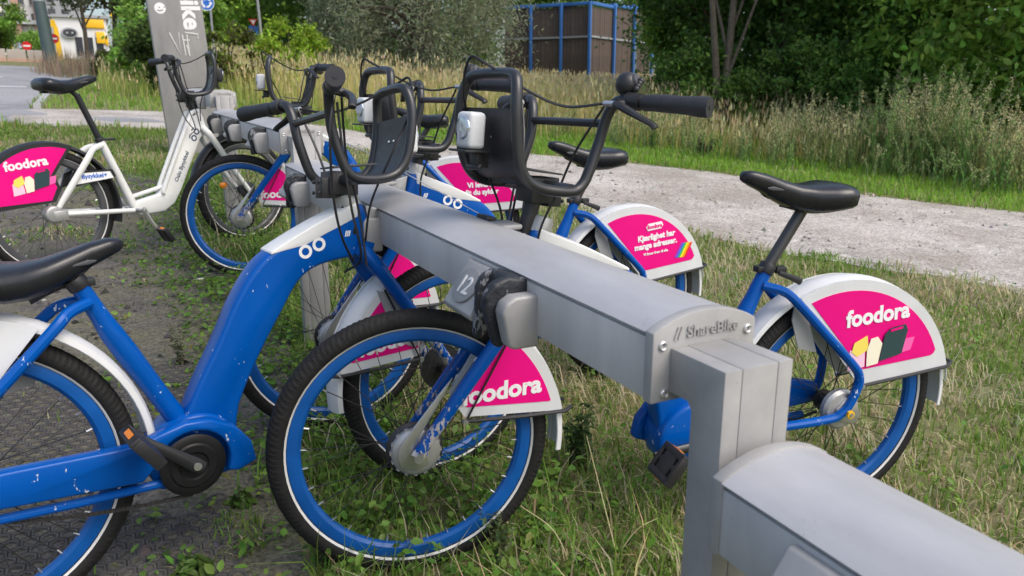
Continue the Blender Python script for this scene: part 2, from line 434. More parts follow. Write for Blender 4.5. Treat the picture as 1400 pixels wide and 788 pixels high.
# ------------------------------------------------------------------ bicycle parts (x forward, y left, z up, origin under the rear axle)
WB, HR = 1.184, .335
def side_poly(mb, poly, y0, y1): return mb.prism(poly, y0, y1, UW())
def shift(me, c):
    me = me.copy(); me.transform(Matrix.Translation(Vector(c))); return me
def make_wheel_meshes():
    D = {}
    t = MB(); t.lathe([(.310+.025*math.cos(a), .024*math.sin(a)) for a in np.linspace(0, 2*math.pi, 17)[:-1]], (0, 0, 0), seg=72, closed_prof=True)
    ns, npf = 900, 20; V = []; F = []
    for i in range(ns):
        th = 2*math.pi*i/ns
        for k in range(npf):
            a = 2*math.pi*k/npf; aa = a if a <= math.pi else a-2*math.pi; dep = 0.
            if abs(aa) < 1.45:
                y_ = abs(aa)
                g1 = math.sin(th*150+y_*5.0); g2 = math.sin(th*75-aa*4.0+1)
                dep = .0018*max(0, min(1, (g1-.25)*3))+.0012*max(0, min(1, (g2-.75)*5))
                if abs(aa) < .16: dep *= .3
            rr = .025-dep; V.append(((.310+rr*math.cos(a))*math.cos(th), (rr-.001)*math.sin(a), (.310+rr*math.cos(a))*math.sin(th)))
    for i in range(ns):
        j = (i+1) % ns
        for k in range(npf): l = (k+1) % npf; F.append((i*npf+k, j*npf+k, j*npf+l, i*npf+l))
    t = MB().add(V, F); D['tyre'] = t.mesh(angle=70)
    t = MB()
    for sgn in (1, -1):
        t.lathe([(.310+.0257*math.cos(a), sgn*.0247*math.sin(a)) for a in np.linspace(R_(124), R_(138), 4)], (0, 0, 0), seg=72)
    D['stripe'] = t.mesh()
    t = MB(); t.lathe([(.292, -.013), (.286, -.0155), (.266, -.0135), (.259, -.007), (.2575, 0), (.259, .007), (.266, .0135), (.286, .0155), (.292, .013)], (0, 0, 0), seg=72, closed_prof=True)
    D['rim'] = t.mesh()
    t = MB(); t.lathe([(.006, -.055), (.011, -.055), (.012, -.034), (.030, -.032), (.031, -.027), (.018, -.024), (.017, .024), (.031, .027), (.030, .032), (.012, .034), (.011, .055), (.006, .055)], (0, 0, 0), seg=28)
    D['hub'] = t.mesh()
    t = MB(); nn = MB()
    for k in range(32):
        a = 2*math.pi*k/32; sd = 1 if k % 2 else -1; cross = (1 if (k//2) % 2 else -1)*R_(50)
        hubp = (.029*math.cos(a+cross), sd*.029, .029*math.sin(a+cross)); rimp = (.259*math.cos(a), sd*.003, .259*math.sin(a))
        t.tube([hubp, rimp], .0012, seg=4, cap=False)
        q = (.245*math.cos(a), sd*.004, .245*math.sin(a)); nn.tube([q, rimp], .0021, seg=5)
    D['spokes'] = t.mesh(); D['nipples'] = nn.mesh()
    return D
WM = make_wheel_meshes()
def wheel(parent, x, dark=False, nip=True):
    c = (x, 0, HR)
    rim = link('wheel', WM['rim'], None, parent)
    if not WM['rim'].materials: WM['rim'].materials.append(MATS['rim_blue'])
    rim.location = c
    if dark:
        me = WM['rim'].copy(); me.materials.clear(); me.materials.append(MATS['dark_grey']); rim.data = me
    for nm, key, m in (('tyre', 'tyre', 'tyre_rubber'), ('reflective_stripe', 'stripe', 'reflect_stripe'), ('hub', 'hub', 'black_paint'), ('spokes', 'spokes', 'spoke_steel'), ('spoke_nipples', 'nipples', 'silver')):
        if not WM[key].materials: WM[key].materials.append(MATS[m])
        o = link(nm, WM[key], None, rim); o.location = (0, 0, 0)
        if key in ('spokes', 'nipples', 'stripe'): o['kind'] = 'stuff'
    rim.rotation_euler = (0, random.uniform(0, 1), 0)
    return rim
def arc(c, r, a0, a1, n=24):
    return [(c[0]+r*math.cos(a), c[1]+r*math.sin(a)) for a in np.linspace(R_(a0), R_(a1), n)]
def mudguard(parent, x, a0, a1, m, r=.366):
    t = MB()
    prof = [(r-.012, -.036), (r, -.033), (r+.006, -.018), (r+.008, 0), (r+.006, .018), (r, .033), (r-.012, .036), (r-.014, .034), (r-.003, .031), (r+.003, .017), (r+.005, 0), (r+.003, -.017), (r-.003, -.031), (r-.014, -.034)]
    # polar sweep in the x-z plane
    t.lathe(prof, (x, 0, HR), seg=40, a0=R_(a0), a1=R_(a1), closed_prof=True)
    return t.build('mudguard', m, parent, angle=50)
def saddle(parent, nose, z, tilt=0.):
    V = []; F = []; seg = 16
    T = [0, .03, .1, .22, .36, .5, .64, .76, .86, .94, .985, 1.0]
    HW = [.006, .018, .025, .030, .036, .048, .068, .086, .096, .094, .078, .05]
    TH = [.014, .028, .040, .050, .060, .068, .074, .076, .074, .066, .052, .032]
    DZ = [-.012, -.004, .0, -.002, -.010, -.016, -.014, -.006, .002, .002, -.008, -.02]
    for t, hw, th, dz in zip(T, HW, TH, DZ):
        u = nose - .305*t; zz = z+dz+tilt*(t-.5)*.3
        for k in range(seg):
            a = 2*math.pi*k/seg; ca, sa = math.cos(a), math.sin(a)
            yy = hw*abs(ca)**.75*(1 if ca >= 0 else -1)
            if sa >= 0: q = (th*.38)*sa**.8
            else: q = -th*.62*abs(sa)**.55
            V.append((u, yy, zz-th*.38+q))
    n = len(T)
    for i in range(n-1):
        for k in range(seg): F.append((i*seg+k, i*seg+(k+1) % seg, (i+1)*seg+(k+1) % seg, (i+1)*seg+k))
    F.append(tuple(range(seg))); F.append(tuple((n-1)*seg+k for k in range(seg-1, -1, -1)))
    t = MB().add(V, F); o = t.build('saddle', 'saddle_vinyl', parent, angle=60)
    c = MB()
    for sgn in (1, -1):
        c.tube(cr([(nose-.06, sgn*.008, z-.032), (nose-.10, sgn*.018, z-.056), (nose-.2, sgn*.022, z-.072), (nose-.26, sgn*.03, z-.055)], 4), .0035, seg=6)
    c.box((nose-.165, 0, z-.07), (.05, .055, .022)); c.box((nose-.275, 0, z-.074), (.03, .03, .02))
    c.build('saddle_rails', 'black_plastic', o, bevel=.002)
    s = MB()
    for sgn in (1, -1):
        s.tube([(nose-.06, sgn*.0305, z-.026), (nose-.075, sgn*.0325, z-.027), (nose-.105, sgn*.0345, z-.031)], [.002, .0055, .002], seg=8, flat=((0, 1, 0), .5))
    s.build('saddle_badge', 'dark_grey', o)
    return o
def grip_path(sg): return [(.774, sg*.220, 1.132), (.762, sg*.262, 1.132), (.728, sg*.358, 1.128)]
def handlebar(parent, steer=0., bell=True, light=True, pitch=0., roll=0., off=(0, 0)):
    root = None
    piv = Vector((.888, 0, 0)); pv2 = Vector((.872, 0, .938)); RM = Matrix.Translation(Vector((off[0], 0, off[1]))) @ Matrix.Translation(piv) @ Matrix.Rotation(steer, 4, 'Z') @ Matrix.Translation(-piv) @ Matrix.Translation(pv2) @ Matrix.Rotation(roll, 4, 'X') @ Matrix.Rotation(pitch, 4, 'Y') @ Matrix.Translation(-pv2)
    def fin(mb, name, m, par, **k):
        me = mb.mesh(**k); me.transform(RM); return link(name, me, m, par)
    half = [(.750, .295, 1.130), (.774, .220, 1.133), (.784, .175, 1.136), (.790, .150, 1.129), (.797, .134, 1.10), (.806, .126, 1.045), (.830, .126, .975), (.844, .126, .950), (.864, .125, .936), (.90, .120, .934), (.945, .112, .939), (.982, .108, .955), (1.007, .108, .992), (1.019, .109, 1.05), (1.023, .107, 1.105), (1.020, .100, 1.142), (1.015, .086, 1.164), (1.012, .055, 1.171), (1.011, 0, 1.172)]
    pts = half + [(a, -b, c) for a, b, c in half[-2::-1]]
    t = MB().tube(cr(pts, 4), .0124, seg=12)
    t.tube([(.800, -.130, 1.085), (.800, .130, 1.085)], .0095, seg=10)
    t.tube([(.872, -.124, .936), (.872, .124, .936)], .0155, seg=12)
    bar = fin(t, 'handlebar', 'black_paint', parent)
    s = MB().tube([(.905, 0, .80), (.884, 0, .88), (.876, 0, .925)], .019, seg=14); s.box((.870, 0, .928), (.075, .066, .058)); s.box((.835, 0, .915), (.04, .05, .05))
    for yy in (-.02, .02):
        for zz in (-.015, .012): s.tube([(.812, yy, .918+zz), (.806, yy, .918+zz)], .005, seg=8)
    st = fin(s, 'stem', 'black_plastic', parent, bevel=.003)
    p = MB().box((.895, 0, .972), (.115, .10, .004), Matrix.Rotation(R_(-6), 3, 'Y')); fin(p, 'tray_plate', 'dark_grey', parent)
    # curved basket plate between the two arms of the front hoop
    prof = [(1.021, 1.10), (1.018, 1.05), (1.008, 1.0), (.996, .972), (.972, .952), (.93, .939)]
    prof = [tuple(q) for q in cr(prof, 4)]
    V = []; F = []
    for i, (a, b) in enumerate(prof):
        for yy in (-.104, .104):
            V.append((a, yy, b)); V.append((a-.003, yy, b-.002))
    for i in range(len(prof)-1):
        o = 4*i; n = o+4
        F += [(o, o+2, n+2, n), (o+1, n+1, n+3, o+3), (o, n, n+1, o+1), (o+2, o+3, n+3, n+2)]
    e = 4*(len(prof)-1); F += [(0, 1, 3, 2), (e, e+2, e+3, e+1)]
    bp = fin(MB().add(V, F), 'basket_plate', 'black_plastic', parent)
    for yy in (-.018, .012): fin(MB().ball((1.0135, yy, 1.04), .0042, 8, 5), 'screw', 'silver', bp)
    if light:
        l = MB().box((1.058, -.004, 1.05), (.042, .058, .078))
        lo = fin(l, 'headlight', 'white_plastic', parent, bevel=.010, bseg=3)
        ln = MB().lathe([(.0, .004), (.012, .0045), (.022, .004), (.0245, .002), (.0255, 0), (.0255, -.004)], (1.0785, -.004, 1.055), axis='x', seg=24)
        fin(ln, 'lens', 'lens', lo)
        b = MB().box((1.062, 0, 1.007), (.062, .07, .005)); b.box((1.035, 0, .99), (.03, .03, .035)); b.tube([(1.05, -.022, .972), (1.05, .03, .975)], .0065, seg=8)
        fin(b, 'light_bracket', 'black_plastic', lo, bevel=.0015)
    for sg in (1, -1):
        g = MB().tube(cr(grip_path(sg), 5), [.0165, .0175, .0175, .0175, .0178, .0185, .0185, .0185, .019, .0215, .021], seg=14)
        go = fin(g, 'grip', 'grip_rubber', parent)
        e = Vector(grip_path(sg)[-1]); d = (e-Vector(grip_path(sg)[1])).normalized()
        fin(MB().tube([e, e+d*.0015], .005, seg=10), 'grip_end', 'black_plastic', go)
        b = MB()
        b.tube([(.784, sg*.180, 1.135), (.776, sg*.212, 1.133)], .019, seg=12)
        b.tube(cr([(.814, sg*.178, 1.126), (.818, sg*.205, 1.118), (.812, sg*.238, 1.104), (.798, sg*.272, 1.088), (.795, sg*.279, 1.080)], 4), [.011, .012, .010, .0085, .0095], seg=8, flat=((0, 0, 1), .75))
        b.tube([(.786, sg*.182, 1.13), (.816, sg*.182, 1.125)], .010, seg=8)
        lv = fin(b, 'brake_lever', 'black_plastic', parent)
        fin(MB().tube([(.814, sg*.172, 1.126), (.822, sg*.148, 1.126)], .0065, seg=8), 'cable_adjuster', 'silver', lv)
    if bell:
        b = MB().ball((.778, .168, 1.170), (.026, .026, .026), 18, 12); b.tube([(.78, .17, 1.15), (.782, .172, 1.135)], .012, seg=8)
        bo = fin(b, 'bell', 'black_plastic', parent)
        k = MB().lathe([(0, .0005), (.013, 0), (.0145, -.003), (.0145, -.008)], (0, 0, 0), axis='z', seg=20)
        me = k.mesh(); d = Vector((-.25, .85, .35)).normalized()
        me.transform(Matrix.Translation(Vector((.778, .168, 1.170))+d*.027) @ d.to_track_quat('Z', 'Y').to_matrix().to_4x4()); me.transform(RM)
        link('bell_button', me, 'dark_grey', bo)
        k = MB()
        for q in range(4): k.ball((.766+.004*q, .196, 1.178-.006*q), .0075, 8, 6)
        fin(k, 'gear_shifter', 'black_plastic', bo)
    # cables
    ca = [[(.822, .148, 1.126), (.88, .09, 1.115), (.95, .05, 1.14), (1.03, 0, 1.19), (1.05, -.04, 1.20), (1.035, -.075, 1.12), (.97, -.10, 1.0), (.93, -.06, .88), (.925, -.03, .78)],
          [(.822, -.148, 1.126), (.845, -.10, 1.05), (.86, -.08, .98), (.90, -.05, .86), (.92, -.05, .72)],
          [(.818, .145, 1.12), (.845, .095, 1.02), (.87, .075, .93), (.90, .06, .84), (.90, .055, .76)],
          [(.806, -.15, 1.13), (.785, -.17, 1.04), (.80, -.14, .90), (.83, -.11, .80), (.88, -.06, .73)],
          [(.816, -.135, 1.11), (.83, -.135, .98), (.85, -.13, .86), (.88, -.11, .745), (.86, -.05, .705)]]
    for q in ca: fin(MB().tube(cr(q, 6), .0031, seg=6), 'cable', 'cable', parent)
    return bar
def crank_set(parent, ang, silver=False, BB=(.43, .298)):
    for sg in (-1, 1):
        a = R_(ang) + (0 if sg < 0 else math.pi)
        d = Vector((math.cos(a), 0, math.sin(a))); B = Vector((BB[0], sg*.098, BB[1])); E = B+d*.158+Vector((0, sg*.012, 0))
        t = MB().tube([B-d*.018, B, B+d*.07, E, E+d*.012], [.014, .017, .013, .012, .009], seg=10, flat=((0, 1, 0), .62))
        t.tube([(BB[0], sg*.03, BB[1]), (BB[0], sg*.100, BB[1])], .014, seg=12)
        c = t.build('crank', 'silver' if silver else 'black_paint', parent)
        MB().tube([B+Vector((0, sg*.010, 0)), B+Vector((0, sg*.0135, 0))], .009, seg=14).build('crank_bolt', 'silver', c)
        P = E+Vector((0, sg*.052, 0)); pm = MB()
        rot = Matrix.Rotation(R_(random.choice((62, 70, 55))), 3, 'Y')
        pm.box(P+rot @ Vector((.034, 0, 0)), (.018, .092, .026), rot); pm.box(P+rot @ Vector((-.034, 0, 0)), (.018, .092, .026), rot)
        pm.box(P, (.06, .05, .024), rot); pm.tube([E, P+Vector((0, sg*.04, 0))], .011, seg=10)
        for yy in (-.041, .041): pm.box(P+rot @ Vector((0, yy, 0)), (.07, .012, .026), rot)
        po = pm.build('pedal', 'black_plastic', parent, bevel=.003)
        for xx in (.0435, -.0435): MB().box(P+rot @ Vector((xx, 0, .002)), (.003, .036, .013), rot).build('reflector', 'orange_reflector', po)
def panel_print(parent, y, kind, sgn):
    """advert prints on the rear panel; sgn +1 = left side, -1 = right side (reading direction)"""
    ex = Vector((-sgn, 0, 0)); ey = Vector((0, 0, 1)); yo = y+sgn*.0016
    mir = lambda x, z: (x if sgn > 0 else -.105-(x+.105)+.0, z)
    def X(t): return -.09-t if sgn > 0 else -.09+t          # t: reading coordinate from the panel's middle
    tilt = Vector((-sgn, 0, .10)).normalized(); tu = Vector((.10*sgn, 0, 1)).normalized()
    if kind == 'bags':
        place_text('lettering', 'foodora', .064, 'white_print', parent, (X(-.005), yo, .582), tilt, tu, bold=.0022, space=1.0)
        def shp(pts, m, lift):
            t = MB(); t.prism([(X(a), b) for a, b in pts], yo+sgn*lift, yo+sgn*(lift+.0008), UW()); t.build('print_shape', m, parent)
        shp([(-.085, .505), (-.035, .500), (-.03, .455), (-.085, .445)], 'pale_pink', .0)
        shp([(-.075, .525), (-.035, .545), (-.025, .505), (-.06, .485), (-.08, .50)], 'yellow_print', .001)
        shp([(-.03, .50), (-.022, .535), (0, .54), (.018, .52), (.012, .462), (-.025, .455)], 'cream_print', .002)
        shp([(.015, .468), (.022, .545), (.040, .563), (.088, .572), (.098, .555), (.088, .487)], 'bag_print', .003)
        shp([(.038, .552), (.038, .559), (.078, .567), (.078, .560)], 'pink_print', .0045)
        shp([(.088, .487), (.094, .528), (.128, .532), (.12, .495)], 'pink_light', .0)
    elif kind == 'love':
        t = MB(); t.prism([(X(a), b) for a, b in [(-.045, .618), (-.035, .632), (.03, .640), (.038, .626), (.03, .612), (-.036, .604)]], yo, yo+sgn*.0008, UW()); t.build('print_shape', 'white_print', parent)
        place_text('lettering', 'foodora', .022, 'pink_print', parent, (X(-.003), yo+sgn*.0012, .615), tilt, tu, bold=.0008)
        for i, s in enumerate(('Kjærlighet har', 'mange adresser.')):
            place_text('lettering', s, .032, 'white_print', parent, (X(.01), yo, .572-.032*i), tilt, tu, bold=.0013)
        place_text('lettering', 'Vi finner frem til alle.', .0145, 'white_print', parent, (X(.012), yo, .512), tilt, tu, bold=.0004)
        RB = [(.75, .02, .02), (.9, .35, .01), (.9, .75, .02), (.05, .5, .1), (.05, .15, .7), (.3, .05, .5)]
        for i, c in enumerate(RB):
            nm = 'rainbow_%d' % i
            if nm not in MATS: mat(nm, c, .4)
            a = .165-.010*i
            t = MB(); t.prism([(X(a), .488-.003*0), (X(a-.010), .486), (X(a-.010+.03), .545), (X(a+.03), .547)], yo, yo+sgn*.0008, UW()); t.build('print_shape', nm, parent)
    elif kind == 'wild':
        for i, s in enumerate(('Vi leverer', 'dit du syklar')):
            place_text('lettering', s, .038, 'white_print', parent, (X(.02), yo, .545-.040*i), tilt, tu, bold=.0018)
def rear_panel(parent, kind, m_edge='white_plastic'):
    c = (0, HR)
    for sg in (1, -1):
        y = sg*.041
        outer = arc(c, .367, 62, 172, 26)
        poly = outer+[(-.352, .433), (-.06, .402), (-.03, .425)]
        t = MB(); side_poly(t, poly, y-.003, y+.003); po = t.build('side_panel', m_edge, parent)
        pk = arc(c, .338, 66, 153, 24)+[(-.296, .478), (-.286, .472), (-.06, .447), (-.05, .450)]
        if kind != 'plain':
            t = MB(); side_poly(t, [q for q in pk], y+sg*.0025, y+sg*.0042); t.build('sticker', 'pink_print', po)
            panel_print(po, y+sg*.0035, kind, sg)
        MB().tube([(-.055, y+sg*.006, .398), (-.2, y+sg*.007, .416), (-.352, y+sg*.004, .434), (-.388, y*.6, .438)], .0052, seg=8).build('panel_stay', 'black_plastic', po)
        MB().tube([(-.06, y+sg*.004, .398), (-.06, y+sg*.014, .398)], .007, seg=10).build('stay_bolt', 'silver', po)
    MB().tube([(-.388, -.0246, .438), (-.392, 0, .4385), (-.388, .0246, .438)], .0052, seg=8).build('stay_bridge', 'black_plastic', parent)
def front_panel(parent):
    c = (WB, HR)
    for sg in (1, -1):
        y = sg*.041
        poly = arc(c, .367, 124, 168, 14)+[(WB-.352, .408), (WB-.115, .412), (WB-.095, .44)]
        t = MB(); side_poly(t, poly, y-.003, y+.003); po = t.build('side_panel', 'white_plastic', parent)
        pk = arc(c, .343, 125, 163, 12)+[(WB-.322, .434), (WB-.12, .436), (WB-.105, .452)]
        t = MB(); side_poly(t, pk, y+sg*.0025, y+sg*.0042); t.build('sticker', 'pink_print', po)
        org = (WB-.205, y+sg*.0046, .452)
        place_text('lettering', 'foodora', .060, 'white_print', po, org, (-sg, 0, .10*(1 if sg > 0 else .6)), (0, 0, 1), bold=.0022, space=1.0)
        MB().tube([(WB-.11, y+sg*.006, .402), (WB-.25, y+sg*.007, .402), (WB-.365, y+sg*.004, .405), (WB-.39, y*.6, .406)], .0052, seg=8).build('panel_stay', 'black_plastic', po)
        MB().tube([(WB-.115, y+sg*.004, .402), (WB-.115, y+sg*.015, .402)], .0065, seg=10).build('stay_bolt', 'silver', po)
        MB().tube([(WB-.12, y+sg*.009, .41), (WB-.225, y+sg*.012, .62)], .0025, seg=6).build('brake_cable', 'cable', po)
def oo_logo(parent, o, ex, ey, r, m):
    ex, ey = Vector(ex).normalized(), Vector(ey).normalized(); nz = ex.cross(ey); t = MB(); O = Vector(o)
    for s in (-1, 1):
        c = O+ex*(s*r*1.12); n = 24; V = []; F = []
        for i in range(n):
            a = 2*math.pi*i/n; d = ex*math.cos(a)+ey*math.sin(a)
            for rr in (r, r*.55): V.append(c+d*rr)
        for i in range(n): j = (i+1) % n; F.append((2*i, 2*i+1, 2*j+1, 2*j))
        t.add(V, F)
        q = c+ey*(r*1.55)+ex*(r*.1*s); w_, h_ = r*.62, r*.2; dy = ey*(r*.14*(-s))
        t.add([q-ex*w_-ey*h_-dy, q+ex*w_-ey*h_+dy, q+ex*w_+ey*h_+dy, q-ex*w_+ey*h_-dy], [(0, 1, 2, 3)])
    return t.build('frame_logo', m, parent)
def fork(parent, m, steel='cast_alu', side=1):
    t = MB()
    for sg in (1, -1):
        t.tube(cr([(.905, sg*.030, .735), (.93, sg*.050, .70), (.96, sg*.060, .655), (1.08, sg*.064, .485), (WB-.008, sg*.066, HR+.012)], 5), [.020, .019, .0185, .0165, .0135], seg=12)
        t.tube([(WB-.012, sg*.066, HR+.015), (WB+.002, sg*.066, HR-.004)], .017, seg=12, flat=((0, 1, 0), .45))
    t.box((.912, 0, .735), (.045, .085, .04), Matrix.Rotation(R_(20), 3, 'Y'))
    f = t.build('fork', m, parent)
    # roller brake drum and its long torque arm, left side
    y = .042
    d = MB().lathe([(.0, .012), (.030, .012), (.046, .010), (.056, .004), (.058, 0), (.058, -.010), (.05, -.013), (.03, -.015)], (WB, y, HR), seg=36)
    for k in range(16):
        a = 2*math.pi*k/16; d.box((WB+.0585*math.cos(a), y-.004, HR+.0585*math.sin(a)), (.005, .010, .008), Matrix.Rotation(-a, 3, 'Y'))
    dr = d.build('brake_drum', steel, parent)
    MB().lathe([(0, .006), (.060, .006), (.068, 0), (.068, -.004), (0, -.006)], (WB, .026, HR), seg=36).build('hub_cover', 'black_plastic', dr)
    ar = MB(); ar.prism([(WB+.036, HR-.03), (WB+.045, HR-.005), (WB+.042, HR+.02), (WB+.025, HR+.045), (WB-.055, HR+.150), (WB-.082, HR+.183), (WB-.064, HR+.145), (WB+.0, HR+.035), (WB-.02, HR+.01), (WB-.03, HR-.02), (WB-.005, HR-.04)], y+.011, y+.017, UW())
    ar.build('brake_arm', 'silver', dr, bevel=.002)
    MB().tube([(WB, -.078, HR), (WB, .078, HR)], .007, seg=10).build('axle', 'silver', parent)
    MB().tube([(WB, .074, HR), (WB, .084, HR)], .0115, seg=6).build('axle_nut', 'silver', parent)
    return f
def place_matrix(x, y, th):
    """front hub above ground point (x,y), heading azimuth th"""
    u2 = Vector((math.sin(th), math.cos(th)));
    F = gpt(x, y); Rr = gpt(x-u2.x*WB, y-u2.y*WB)
    u = (F-Rr).normalized(); v = Vector((0, 0, 1)).cross(u).normalized(); wv = u.cross(v)
    M = Matrix((u, v, wv)).transposed().to_4x4(); M.translation = Rr + Vector((0, 0, -.006)); return M

def blue_bike(pose, label, kind, seat_z, crank, steer, pitch=0., nose=None, roll=0., off=(0, 0), bell=True, worn='blue_worn', group='bicycles docked along the rail'):
    root = empty('bicycle', label, 'bicycle', group, place_matrix(*pose))
    wheel(root, 0); wheel(root, WB)
    top = cr([(.900, .852), (.85, .832), (.78, .805), (.70, .768), (.650, .740), (.610, .700), (.568, .638), (.526, .557), (.471, .462), (.43, .38)], 3)
    low = cr([(.45, .31), (.54, .31), (.562, .39), (.618, .50), (.682, .600), (.728, .668), (.775, .700), (.84, .712), (.905, .714)], 3)
    poly = [*top, *low, (.945, .722), (.948, .75), (.916, .852)]
    t = MB(); side_poly(t, poly, -.034, .034)
    fr = t.build('frame', 'blue_paint', root, bevel=.011, bseg=3, angle=50)
    # white cap on the upper beam
    tp = [q for q in top if q[0] > .655]
    cap = [(a, b+.0035) for a, b in tp]+[(a, b-.034*min(1, (a-.655)/.10)) for a, b in reversed(tp)]
    t = MB(); side_poly(t, cap, -.0348, .0348); t.build('frame_cap', 'white_paint', fr, bevel=.010, bseg=3, angle=50)
    MB().tube([(.893, 0, .842), (.884, 0, .868), (.881, 0, .878)], [.033, .030, .026], seg=20).build('head_collar', 'cast_alu', root)
    lg = MB(); side_poly(lg, [(.925, .845), (.965, .835), (1.0, .79), (.985, .74), (.945, .735)], -.026, .026); lg.build('dock_lug', 'cast_alu', root, bevel=.005)
    for sg in (1, -1):
        ex = Vector((-sg*.90, 0, -.35*sg)) if sg > 0 else Vector((.92, 0, .36))
        oo_logo(fr, (.770, sg*.0346, .752), ex if sg < 0 else Vector((-.92, 0, -.36)), Vector((-.36, 0, .92)), .0175, 'white_print')
        place_text('fleet_mark', '///', .018, 'white_print', fr, (.868, sg*.0343, .772), (-sg, 0, 0), (0, 0, 1), bold=.001)
    t = MB().tube(cr([(.45, 0, .33), (.385, 0, .46), (.335, 0, .56), (.31, 0, .61), (.29, 0, .655), (.268, 0, .705), (.254, 0, .735)], 4), [.024, .023, .025, .024, .0195, .0185, .0185], seg=16)
    t.build('seat_tube', 'blue_paint', root)
    z0 = .735; dr = Vector((-.50, 0, .866))
    tp_ = Vector((.254, 0, z0)); L = max(.03, (seat_z-.075-z0)/.866)
    e = tp_+dr*L
    MB().tube([tp_-dr*.03, e, e+Vector((-.004, 0, .012))], .0150, seg=14).build('seatpost', 'post_steel', root)
    cl = MB().tube([tp_-dr*.016, tp_+dr*.010], .0225, seg=16); cl.box(tp_+Vector((-.03, .012, -.004)), (.03, .02, .018)); cl.box(tp_+Vector((.025, 0, -.003)), (.02, .025, .016))
    co = cl.build('seat_clamp', 'black_plastic', root, bevel=.002)
    MB().tube([tp_+Vector((-.02, .024, -.01)), tp_+Vector((-.055, .03, -.022)), tp_+Vector((-.085, .03, -.034))], [.006, .008, .010], seg=8, flat=((0, 1, 0), .6)).build('clamp_lever', 'black_plastic', co)
    saddle(root, nose or e.x+.196, seat_z+.006, tilt=-.12)
    ls = [(.272, .016, .690), (.228, .040, .680), (.196, .058, .655), (.10, .066, .565), (0, .070, .472), (-.024, .071, .440), (-.026, .071, .408), (-.004, .071, .355), (.018, .070, .332), (.06, .068, .318), (.25, .062, .308), (.42, .035, .305)]
    MB().tube(cr(ls, 4), .0125, seg=10).build('stay', 'blue_paint', root)
    rs = [(.272, -.016, .690), (.228, -.040, .680), (.196, -.058, .655), (.10, -.066, .565), (.0, -.070, .472), (-.02, -.071, .44), (-.012, -.071, .36), (.02, -.069, .335)]
    MB().tube(cr(rs, 4), .0125, seg=10).build('stay', 'blue_paint', root)
    MB().tube([(.04, -.058, .281), (.2, -.060, .268), (.37, -.058, .257)], .0105, seg=10).build('lower_stay', 'blue_paint', root)
    cc = MB()
    hood = [(.0, .375), (.07, .388), (.32, .372), (.36, .385), (.42, .398), (.475, .392), (.53, .362), (.565, .315), (.575, .262), (.53, .247)]
    inn = arc((.43, .29), .084, -25, 165, 16)
    case = hood+inn+[(.32, .283), (.05, .312), (.0, .318)]
    side_poly(cc, case, -.086, -.052); cc.build('chain_case', 'blue_paint', root, bevel=.006, angle=50)
    hd = MB(); side_poly(hd, arc((.45, .29), .105, -35, 215, 26), -.045, .055); hd.build('bottom_bracket_shell', 'blue_paint', root, bevel=.01, angle=50)
    ch = MB().lathe([(.0, -.004), (.03, -.004), (.034, -.008), (.05, -.008), (.054, -.004), (.068, -.004), (.074, 0), (.068, .004), (0, .004)], (.43, -.078, .290), seg=40); ch.build('chainring', 'ring_black', root)
    chn = MB()
    A, B = Vector((.42, -.066, .212)), Vector((.0, -.05, .287))
    for i in range(42):
        p = A.lerp(B, i/41) + Vector((0, 0, -.015*math.sin(math.pi*i/41)))
        chn.box(p, (.0095, .006 if i % 2 else .004, .008))
    chn.build('chain', 'chain_steel', root)
    MB().box((.335, -.03, .352), (.008, .02, .008)).build('frame_bolt', 'silver', fr)
    # rear hub: drum and dropout plate
    d = MB().lathe([(0, .016), (.03, .016), (.05, .012), (.058, .003), (.058, -.010), (.04, -.016)], (0, .044, HR), seg=32); d.build('brake_drum', 'cast_alu', root)
    d = MB(); side_poly(d, [(.03, .345), (.02, .31), (-.04, .295), (-.055, .32), (-.035, .36), (.0, .375)], .058, .066); d.build('dropout_plate', 'silver', root, bevel=.002)
    MB().tube([(0, -.085, HR), (0, .092, HR)], .0065, seg=10).build('axle', 'silver', root)
    MB().tube([(-.0, .083, HR), (0, .09, HR)], .012, seg=6).build('axle_nut', 'yellow_paint', root)
    g = MB(); side_poly(g, [(.155, .64), (.185, .655), (.19, .60), (.16, .52), (.10, .505)], .038, .042); g.build('guard_plate', 'plate_grey', root)
    mudguard(root, 0, 3, 184, 'white_plastic'); rear_panel(root, kind)
    mudguard(root, WB, 121, 186, 'white_plastic'); front_panel(root)
    fork(root, worn)
    g = MB(); side_poly(g, [(WB-.245, .62), (WB-.19, .60), (WB-.10, .455), (WB-.135, .44), (WB-.19, .47)], -.048, -.044); g.build('guard_plate', 'plate_grey', root)
    handlebar(root, steer, bell, pitch=pitch, roll=roll, off=off); crank_set(root, crank)
    return root

